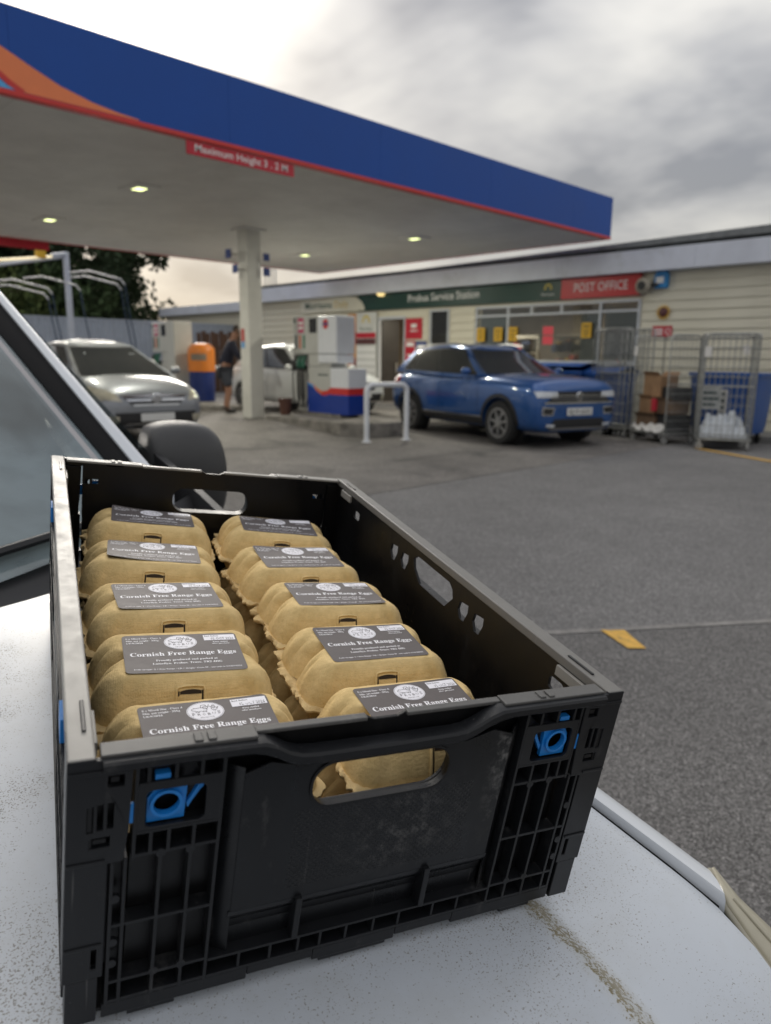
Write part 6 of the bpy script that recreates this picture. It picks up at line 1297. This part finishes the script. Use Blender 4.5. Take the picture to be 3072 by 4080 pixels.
def clasp_meshes():
    rd = MB(); path = []
    for x, z in [(-11.5, 39), (-11.5, 50), (-11.2, 60), (-10, 62.6), (-4, 63.2), (4, 63.2), (10, 62.6), (11.2, 60), (11.5, 50), (11.5, 39)]: path.append((x, front_y(z)-.35, z))
    rd.tube(path, 1.35, 6)
    tb = MB().grid(5, 7, lambda u, v_: (lerp(-8.6, 8.6, u), front_y(lerp(38, 57.5, v_))-.8-.7*math.sin(pi*u), lerp(38, 57.5, v_)))
    sl = MB().grid(7, 3, lambda u, v_: (lerp(-8.4, 8.4, u), front_y(lerp(57.6, 61.0-1.2*(2*u-1)**2, v_))-.35, lerp(57.6, 61.0-1.2*(2*u-1)**2, v_)))
    for x in (-9.4, 9.4): sl.grid(2, 6, lambda u, v_: (x+lerp(-.7, .7, u), front_y(lerp(40, 60, v_))-.30, lerp(40, 60, v_)))
    return rd.mesh('clasp_frame', MATS['egg_pulp'], 60, MM), tb.mesh('clasp_tab', MATS['egg_pulp'], 60, MM), sl.mesh('clasp_slot', MATS['slot_dark'], None, MM)
EGG = [egg_meshes(s_) for s_ in (1, 2, 3)]; CLASP = clasp_meshes()
M('label_grey', (.095, .082, .082), .62, var=.10, vs=180); M('label_white', (.80, .79, .84), .6, var=.02); M('label_ink', (.03, .03, .035), .6); M('label_text', (.86, .85, .88), .6); M('logo_ink', (.10, .09, .10), .6)
# label artwork, built once: layers of flat print 0.05 mm apart, joined per ink
LZ = 70.55
def flat(parts, name, mat, z):
    mb2 = MB()
    for vs, fs, ox, oy in parts: mb2.add([(x+ox, y+oy, z) for x, y, _ in vs], fs)
    me = bpy.data.meshes.new(name); me.from_pydata([MM(*p) for p in mb2.v], [], mb2.f); me.materials.append(MATS[mat]); me.update(); return me
def tx(s_, size, x, y, align='CENTER', width=None, bold=0.0, res=1): vs, fs = tmesh(serif(s_), size, align, bold, width, res); return (vs, fs, x, y)
def stroke(pts, w_, closed=False):
    vs, fs = [], []; n_ = len(pts); rng = n_ if closed else n_-1
    for k in range(rng):
        a, b = Vector(pts[k]), Vector(pts[(k+1) % n_]); d_ = (b-a); d_ = d_.normalized() if d_.length else Vector((1, 0)); p = Vector((-d_.y, d_.x))*w_/2; e_ = d_*w_*.3
        o_ = len(vs); vs += [(*(a-e_+p), 0), (*(a-e_-p), 0), (*(b+e_-p), 0), (*(b+e_+p), 0)]; fs.append((o_, o_+1, o_+2, o_+3))
    return (vs, fs, 0, 0)
def ell(cx_, cy_, a, b, n=28): return [(cx_+a*math.cos(2*pi*k/n), cy_+b*math.sin(2*pi*k/n)) for k in range(n)]
LW, LH, LOGX, LOGY = 97, 63, -1.0, 17.5
def lab_pt(u, v_):
    x, y = (u-.5)*LW, (v_-.5)*LH; ax, ay = abs(x)-(LW/2-4), abs(y)-(LH/2-4)
    if ax > 0 and ay > 0:
        h_ = math.hypot(ax, ay); m_ = max(ax, ay); x -= math.copysign(ax*(1-m_/h_), x); y -= math.copysign(ay*(1-m_/h_), y)
    return (x, y, LZ)
me_label = MB().grid(34, 24, lab_pt).mesh('label', MATS['label_grey'], 60, MM)
white = [tx('6 x Mixed Size - Class A', 3.3, -45.5, 24.5, 'LEFT', 29), tx('Min. net weight - 335g', 3.3, -45.5, 20.6, 'LEFT', 26.5), tx('UK/8/2014', 3.2, -45.5, 16.8, 'LEFT', 13.5),
         tx('Cornish Free Range Eggs', 8.6, 0, -4.2, width=87, bold=.006, res=2), tx('Proudly produced and packed at', 4.0, 1, -13.0, width=50), tx('Lamellyn, Probus, Truro, TR2 4HG', 4.0, 1, -18.2, width=56), tx('Code on eggs: 1 = Free Range / UK = Origin / Farm ID - our code is 1/UK/24251', 2.6, 1, -26.6, width=86),
         tx('Keep chilled', 2.7, 33, 15.4, width=13), tx('after purchase', 2.7, 33, 12.4, width=15)]
me_white = flat(white, 'lettering', 'label_text', LZ+.16)
disc = ell(LOGX, LOGY, 13.8, 12.0, 40); rect_ = rect(19.5, 47.0, 19.0, 28.5)
me_disc = flat([([(x, y, 0) for x, y in disc], [tuple(range(40))], 0, 0)], 'logo_disc', 'label_white', LZ+.16)
me_box = flat([([(x, y, 0) for x, y in rect_], [(0, 1, 2, 3)], 0, 0)], 'date_box', 'label_white', LZ+.16)
def dot(s_, size, x, y, width):
    vs, fs = tmesh(s_, size, 'CENTER', .0, width, 1); return (vs, fs, x, y)
me_date = flat([tx('Best Before', 2.9, 20.3, 25.4, 'LEFT', 12.5), dot('02 OCT 2026', 5.4, 35.5, 19.9, 20)], 'date_lettering', 'label_ink', LZ+.30)
ink = []
X0, Y0 = LOGX, LOGY
ink.append(stroke(ell(X0, Y0, 13.1, 11.3, 40), .22, True))
pig = [(-10, 2.6), (-9.6, 3.4), (-8.4, 4.1), (-7.9, 5.0), (-7.1, 4.3), (-5.5, 4.5), (-3.2, 4.8), (-1, 4.7), (.6, 4.2), (1.5, 3.2), (1.4, 1.5), (.9, .5), (.8, -1.2), (.1, -1.2), (-.1, .1), (-1.2, .3), (-1.2, -1.0), (-1.9, -1.0), (-2.0, .2), (-4.4, .2), (-4.7, -1.2), (-5.4, -1.2), (-5.4, .3), (-6.3, .4), (-6.4, -1.0), (-7.1, -1.0), (-7.1, .8), (-8.4, 1.4), (-9.4, 1.8)]
ink.append(stroke([(X0+a, Y0+b) for a, b in pig], .42, True))
trc = [(-2.6, 5.4), (-2.2, 8.0), (1.0, 8.2), (1.4, 5.6)]; ink.append(stroke([(X0+a, Y0+b) for a, b in trc], .42)); ink.append(stroke([(X0+a, Y0+b) for a, b in ((1.4, 5.8), (4.4, 5.7), (4.9, 4.2))], .42)); ink.append(stroke([(X0+3.2, Y0+5.8), (X0+3.3, Y0+7.6), (X0+3.9, Y0+8.1)], .4)); ink.append(stroke(ell(X0+.6, Y0+4.6, 1.9, 1.8, 16), .4, True))
hen = ell(X0+6.9, Y0+2.4, 2.2, 1.9, 18); ink.append(stroke(hen, .4, True)); ink.append(stroke(ell(X0+6.6, Y0+5.2, 1.2, 1.1, 12), .36, True)); ink.append(stroke([(X0+a, Y0+b) for a, b in ((5.6, 6.0), (6.1, 7.0), (6.7, 6.5), (7.2, 7.1), (7.7, 6.2))], .36)); ink.append(stroke([(X0+a, Y0+b) for a, b in ((5.9, 3.4), (6.5, 2.7), (7.2, 3.5), (7.8, 2.8))], .3)); ink.append(stroke([(X0+6.3, Y0+.5), (X0+6.3, Y0-.9)], .35)); ink.append(stroke([(X0+7.4, Y0+.5), (X0+7.4, Y0-.9)], .35)); ink.append(stroke([(X0+8.8, Y0+3.2), (X0+10.2, Y0+4.6), (X0+9.4, Y0+2.4)], .36))
for k, ch in enumerate('PROBUS'): xx = -9.2+3.7*k; ink.append(dot(ch, 4.2, X0+xx, Y0-5.3-.9*math.cos(xx/9*1.3)+.6, 2.3))
ink.append(dot('PRODUCE', 2.1, X0, Y0-8.9, 10.0)); ink.append(stroke([(X0-10.4, Y0-1.2), (X0-8.6, Y0-1.2)], .35)); ink.append(stroke([(X0+8.6, Y0-1.2), (X0+10.4, Y0-1.2)], .35))
me_ink = flat(ink, 'logo_drawing', 'logo_ink', LZ+.30)
for me in (me_white, me_disc, me_box, me_date, me_ink): pass
nib = MB().loft([[(-70.5+a*q-2.2*(1-q), -20+b*q, 43+c*q) for a, b, c in ((0, -3, -1.5), (2, -2, 2), (2, 2, 2.2), (0, 3, -1))] for q in (1, .3)]).mesh('pulp_nib', MATS['egg_pulp_torn'], None, MM)
def curl_copy(me, seed, amt):
    """labels are pressed on by hand: each lifts a little at a corner or edge"""
    m2 = me.copy(); rg = random.Random(seed); cx_, cy_ = rg.choice((-1, 1)), rg.choice((-1, 1))
    for v in m2.vertices:
        u, w_ = v.co.x/.0485*cx_, v.co.y/.0315*cy_; k = max(0, (u+w_)*.5-.35); v.co.z += amt*.001*k*k + .00012*math.sin(v.co.x*90+seed)*math.cos(v.co.y*70)
    return m2
boxes = [ # column, x, y (centre), yaw, tilt about x, tilt about y, label offset, curl
    ('left column, first from the near wall', 100, 87, -.5, -1.0, 0, (0, 0), 3), ('left column, second from the near wall', 97.5, 194, -1.3, .3, 0, (0, -2), 3), ('left column, third from the near wall', 99, 301, .8, -2.2, .3, (0, 0), 4),
    ('left column, fourth from the near wall', 100, 410, -5, -3.4, .8, (0, 2), 9), ('left column, against the far wall', 112, 521, -5, -4.2, .6, (1, 3), 9),
    ('right column, first from the near wall', 270, 84, .5, -1.0, 0, (0, 0), 3), ('right column, second from the near wall', 270, 191, 0, 0, 0, (0, 0), 3), ('right column, third from the near wall', 274, 298, -.8, -3.0, 0, (0, 0), 4),
    ('right column, fourth from the near wall', 266, 403, 3, -.5, 0, (0, 0), 6), ('right column, against the far wall', 272, 511, -7.5, -2.6, 0, (0, 0), 6)]
def egg_box(i, x, y, z, yaw, tx_, ty_, label, off, curl, lab=True, group='egg boxes in the crate'):
    loc = cm @ Matrix.Translation(((x)*.001, y*.001, (z+cz(x, y))*.001)) @ Matrix.Rotation(R(yaw), 4, 'Z') @ Matrix.Translation((0, 0, .033)) @ Matrix.Rotation(R(tx_), 4, 'X') @ Matrix.Rotation(R(ty_)+math.atan2(-TWIST/200*y/CL, 1)*1.0, 4, 'Y') @ Matrix.Translation((0, 0, -.033))
    t = thing('egg_box', label, 'egg box', mat=loc, group=group); a, b, c = EGG[i % 3]
    li = put('lid', a, t); put('tray', b, t); put('flange', c, t)
    for me in CLASP: put(me.name.split('.')[0], me, li)
    put('pulp_nib', nib, li)
    if lab:
        dz = (off[0]*.001, off[1]*.001, 0); rz = (0, 0, R(random.Random(i).uniform(-1.2, 1.2)))
        lb = put('label', curl_copy(me_label, i, curl), t, loc=dz, rot=rz)
        for me, nm_ in ((me_white, 'lettering'), (me_disc, 'logo_disc'), (me_box, 'date_box'), (me_date, 'date_lettering'), (me_ink, 'logo_drawing')):
            o_ = put(nm_, curl_copy(me, i, curl), lb); tag(o_, kind='stuff')
for i, (w_, x, y, yaw, t1, t2, off, curl) in enumerate(boxes):
    egg_box(i, x, y, 79, yaw, t1, t2, 'tan pulp egg box with a dark grey label, '+w_, off, curl)
    egg_box(i+1, x, y, 7, yaw*.5, 0, 0, 'tan pulp egg box in the lower layer, '+w_, off, 0, lab=False, group='egg boxes in the lower layer of the crate')
# ------------------------------------------------------------------ the person refuelling
M('skin', (.30, .155, .10), .6, var=.08, vs=20); M('cloth_navy', (.014, .015, .03), .85, var=.2, vs=30, bump=.3, bs=90); M('cloth_shorts', (.05, .055, .07), .85, var=.2, vs=30, bump=.3, bs=90); M('shoe_black', (.015, .014, .014), .6, var=.2); M('hair_dark', (.035, .022, .015), .7, var=.3, vs=60)
ps = thing('person', 'person in navy top and grey shorts bending to refuel the white car beside the pillar', 'person', (-14.30, 9.10, .17), R(62)); ps.scale = (1.07,)*3
def skin_mesh(name, pts, edges, radii, mat, parent, sub=2, root=0):
    me = bpy.data.meshes.new(name); me.from_pydata(pts, edges, []); o = bpy.data.objects.new(name, me); col.objects.link(o)
    md = o.modifiers.new('skin', 'SKIN'); md.use_smooth_shade = True
    for i, r_ in enumerate(radii):
        rr = r_ if isinstance(r_, tuple) else (r_, r_); me.skin_vertices[0].data[i].radius = rr; me.skin_vertices[0].data[i].use_root = (i == root)
    sb = o.modifiers.new('s', 'SUBSURF'); sb.levels = sb.render_levels = sub
    m2 = evaluated(o); o.modifiers.clear(); o.data = m2; m2.materials.clear(); m2.materials.append(mat); m2.polygons.foreach_set('use_smooth', [True]*len(m2.polygons)); o.parent = parent; return o
# local: +x facing, +y his left, feet at z 0
P_ = dict(pel=(-.04, 0, .95), wai=(0, 0, 1.10), che=(.07, 0, 1.32), nek=(.14, 0, 1.50), hd0=(.19, 0, 1.60), hd1=(.23, 0, 1.72),
          hpL=(-.04, .095, .90), knL=(.02, .11, .50), anL=(-.06, .11, .09), toL=(.12, .13, .04), hpR=(-.04, -.095, .90), knR=(.04, -.11, .50), anR=(-.03, -.12, .09), toR=(.15, -.14, .04),
          shL=(.10, .19, 1.43), elL=(.24, .24, 1.20), wrL=(.46, .17, 1.10), haL=(.54, .15, 1.08), shR=(.10, -.19, 1.43), elR=(.22, -.25, 1.19), wrR=(.43, -.17, 1.05), haR=(.51, -.15, 1.03))
K = list(P_); ix = {k: i for i, k in enumerate(K)}
E_ = [('pel', 'wai'), ('wai', 'che'), ('che', 'nek'), ('nek', 'hd0'), ('hd0', 'hd1'), ('pel', 'hpL'), ('hpL', 'knL'), ('knL', 'anL'), ('anL', 'toL'), ('pel', 'hpR'), ('hpR', 'knR'), ('knR', 'anR'), ('anR', 'toR'), ('che', 'shL'), ('shL', 'elL'), ('elL', 'wrL'), ('wrL', 'haL'), ('che', 'shR'), ('shR', 'elR'), ('elR', 'wrR'), ('wrR', 'haR')]
RD = dict(pel=.13, wai=.125, che=.135, nek=.055, hd0=.078, hd1=.09, hpL=.09, hpR=.09, knL=.058, knR=.058, anL=.038, anR=.038, toL=.035, toR=.035, shL=.06, shR=.06, elL=.042, elR=.042, wrL=.028, wrR=.028, haL=.035, haR=.035)
body = skin_mesh('body', [P_[k] for k in K], [(ix[a], ix[b]) for a, b in E_], [RD[k] for k in K], MATS['skin'], ps)
for s_, wk, hk in ((1, 'wrL', 'haL'), (-1, 'wrR', 'haR')):
    h = Vector(P_[hk])
    for j in range(4):
        y = (j-1.5)*.019; ln = (.06, .072, .068, .052)[j]
        skin_mesh('finger', [h+Vector((.0, y, .005)), h+Vector((.035, y, -.005)), h+Vector((.035+ln*.4, y, -.03)), h+Vector((.028+ln*.3, y, -.055))], [(0, 1), (1, 2), (2, 3)], [.010, .0095, .009, .0075], MATS['skin'], body, 1)
    skin_mesh('thumb', [h+Vector((-.03, -s_*.03, .0)), h+Vector((.0, -s_*.055, -.01)), h+Vector((.03, -s_*.05, -.03))], [(0, 1), (1, 2)], [.012, .011, .009], MATS['skin'], body, 1)
hp = Vector((.235, 0, 1.70))
def headpt(a, e_, r_=(.088, .076, .108)): return (hp.x+math.cos(a)*math.cos(e_)*r_[0], hp.y+math.sin(a)*math.cos(e_)*r_[1], hp.z+math.sin(e_)*r_[2])
MB().grid(21, 9, lambda u, v_: headpt(R(70+220*u), R(-25+115*v_), (.098, .086, .118))).build('hair', MATS['hair_dark'], body, smooth=60).modifiers.new('t', 'SOLIDIFY').thickness = .012
MB().loft([[(hp.x+.075+a, b, hp.z-.01+c) for a, b, c in ((0, -.016, -.02), (0, .016, -.02), (-.004, .008, .035), (-.004, -.008, .035))], [(hp.x+.108, b*.4, hp.z-.018+c*.4) for b, c in ((-.016, -.02), (.016, -.02), (.008, .035), (-.008, .035))]]).build('nose', MATS['skin'], body, smooth=60)
for s_ in (-1, 1):
    MB().lathe([(0, -.012), (.022, -.008), (.026, 0), (.018, .008), (0, .01)], 10, (hp.x-.005, s_*.088, hp.z-.01), 'y').build('ear', MATS['skin'], body, smooth=60)
    MB().lathe([(0, -.008), (.012, 0), (0, .008)], 8, (hp.x+.083, s_*.03, hp.z+.015), 'x').build('eye', MATS['shoe_black'], body, smooth=60)
B(hp.x+.078, -.022, hp.z-.055, hp.x+.088, .022, hp.z-.048).build('mouth', MATS['sticker_red'], body)
sk = dict(pel=(-.045, 0, .93), wai=(0, 0, 1.10), che=(.07, 0, 1.32), nek=(.125, 0, 1.46), shL=P_['shL'], elL=P_['elL'], wlL=(.38, .20, 1.14), shR=P_['shR'], elR=P_['elR'], wlR=(.36, -.20, 1.10)); sn = list(sk); si = {k: i for i, k in enumerate(sn)}
skin_mesh('shirt', [sk[k] for k in sn], [(si[a], si[b]) for a, b in (('pel', 'wai'), ('wai', 'che'), ('che', 'nek'), ('che', 'shL'), ('shL', 'elL'), ('elL', 'wlL'), ('che', 'shR'), ('shR', 'elR'), ('elR', 'wlR'))], [(.165, .145), .155, .165, .07, .085, .062, .05, .085, .062, .05], MATS['cloth_navy'], ps)
hh = dict(pel=(-.045, 0, .93), hpL=(-.04, .10, .86), knL=(.015, .115, .53), hpR=(-.04, -.10, .86), knR=(.03, -.115, .53)); sn = list(hh); si = {k: i for i, k in enumerate(sn)}
skin_mesh('shorts', [hh[k] for k in sn], [(0, 1), (1, 2), (0, 3), (3, 4)], [.155, .115, .092, .115, .092], MATS['cloth_shorts'], ps)
for a, b in (('anL', 'toL'), ('anR', 'toR')):
    A_, T_ = Vector(P_[a]), Vector(P_[b]); d_ = (T_-A_); d_.z = 0; d_.normalize()
    skin_mesh('shoe', [A_+Vector((-.03, 0, -.035)), A_+Vector((0, 0, .05)), A_+d_*.08+Vector((0, 0, -.03)), A_+d_*.19+Vector((0, 0, -.045))], [(1, 0), (0, 2), (2, 3)], [.05, .052, .052, .042], MATS['shoe_black'], ps)

# ------------------------------------------------------------------ trees behind the wash bays
def leafmat(name, c):
    ma = M(name, c, .75, var=.45, vs=1.3); t = ma.node_tree; b = t.nodes['Principled BSDF']; b.inputs['Specular IOR Level'].default_value = .25; return ma
leafmat('leaf_dark', (.030, .048, .022)); leafmat('leaf_mid', (.045, .072, .028)); leafmat('leaf_light', (.075, .10, .03)); M('bark', (.07, .05, .035), .9, var=.35, vs=6, bump=.5, bs=20)
def tree(x, y, h, rad, mat, label, seed, n=7000, low=1.2, size=.30):
    t = thing('tree', label, 'tree', (x, y, ground_z(x)), 0, 'trees behind the fence'); rg = random.Random(seed)
    pts = [(0, 0, -.05)]; 
    for k in range(1, 8): pts.append((pts[-1][0]+rg.uniform(-.12, .12), pts[-1][1]+rg.uniform(-.12, .12), h*.9*k/7))
    tr = MB(); tr.tube(pts, [.26*(1-.125*k) for k in range(8)], 8); clumps = []
    for k in range(30):
        q = rg.uniform(.12, .95); a = rg.uniform(0, 2*pi); bz = low+(h-low)*q; prof = math.sin(pi*min(1, .18+.82*q*.95))**.7; ln = rad*prof*rg.uniform(.55, 1.0)
        i = min(6, int(bz/(h*.9)*7)); b0 = Vector(pts[i]); b0.z = min(bz*.9, h*.88); e_ = Vector((b0.x+math.cos(a)*ln, b0.y+math.sin(a)*ln, bz+rg.uniform(-.1, .5)))
        tr.tube([b0, b0.lerp(e_, .5)+Vector((0, 0, .15)), e_], [.07, .045, .015], 5); clumps.append((e_, rg.uniform(.55, 1.15)*rad*.36)); clumps.append((b0.lerp(e_, .55), rg.uniform(.5, .9)*rad*.34))
    tr.build('trunk', MATS['bark'], t, smooth=60); vs, fs = [], []
    for k in range(n):
        c_, r_ = clumps[k % len(clumps)]; d_ = Vector((rg.gauss(0, 1), rg.gauss(0, 1), rg.gauss(0, .8))).normalized()*r_*rg.random()**.4; p = c_+d_
        u = Vector((rg.gauss(0, 1), rg.gauss(0, 1), rg.gauss(0, 1))).normalized(); w_ = u.orthogonal().normalized(); s_ = size*rg.uniform(.6, 1.3); o_ = len(vs)
        vs += [p-u*s_*.6, p+w_*s_*.28, p+u*s_*.6, p-w_*s_*.28]; fs.append((o_, o_+1, o_+2, o_+3))
    me = bpy.data.meshes.new('crown'); me.from_pydata([tuple(v) for v in vs], [], fs); me.materials.append(MATS[mat]); cr_ = put('crown', me, t); cr_['kind'] = 'stuff'; return t
tree(-39.5, 9.6, 9.5, 4.6, 'leaf_dark', 'broad dark tree at the far left behind the wash bay', 1, 13000)
tree(-37.2, 13.6, 10.5, 4.2, 'leaf_dark', 'tall dark evergreen in the middle behind the wash bay gantry', 2, 15000)
tree(-35.0, 15.6, 9.0, 2.9, 'leaf_dark', 'dark evergreen at the right edge of the trees, next to the open sky', 3, 11000)
tree(-33.5, 10.4, 5.2, 2.6, 'leaf_light', 'low yellow green tree just behind the grey fence on the left', 4, 4500, .8)
tree(-34.2, 13.2, 5.0, 2.3, 'leaf_mid', 'low mid green tree just behind the grey fence, right of the gantry', 5, 4500, .8)
tree(-44, 20.2, 4.6, 2.6, 'leaf_mid', 'small far hedge tree above the annex roof edge', 6, 3000, .8)
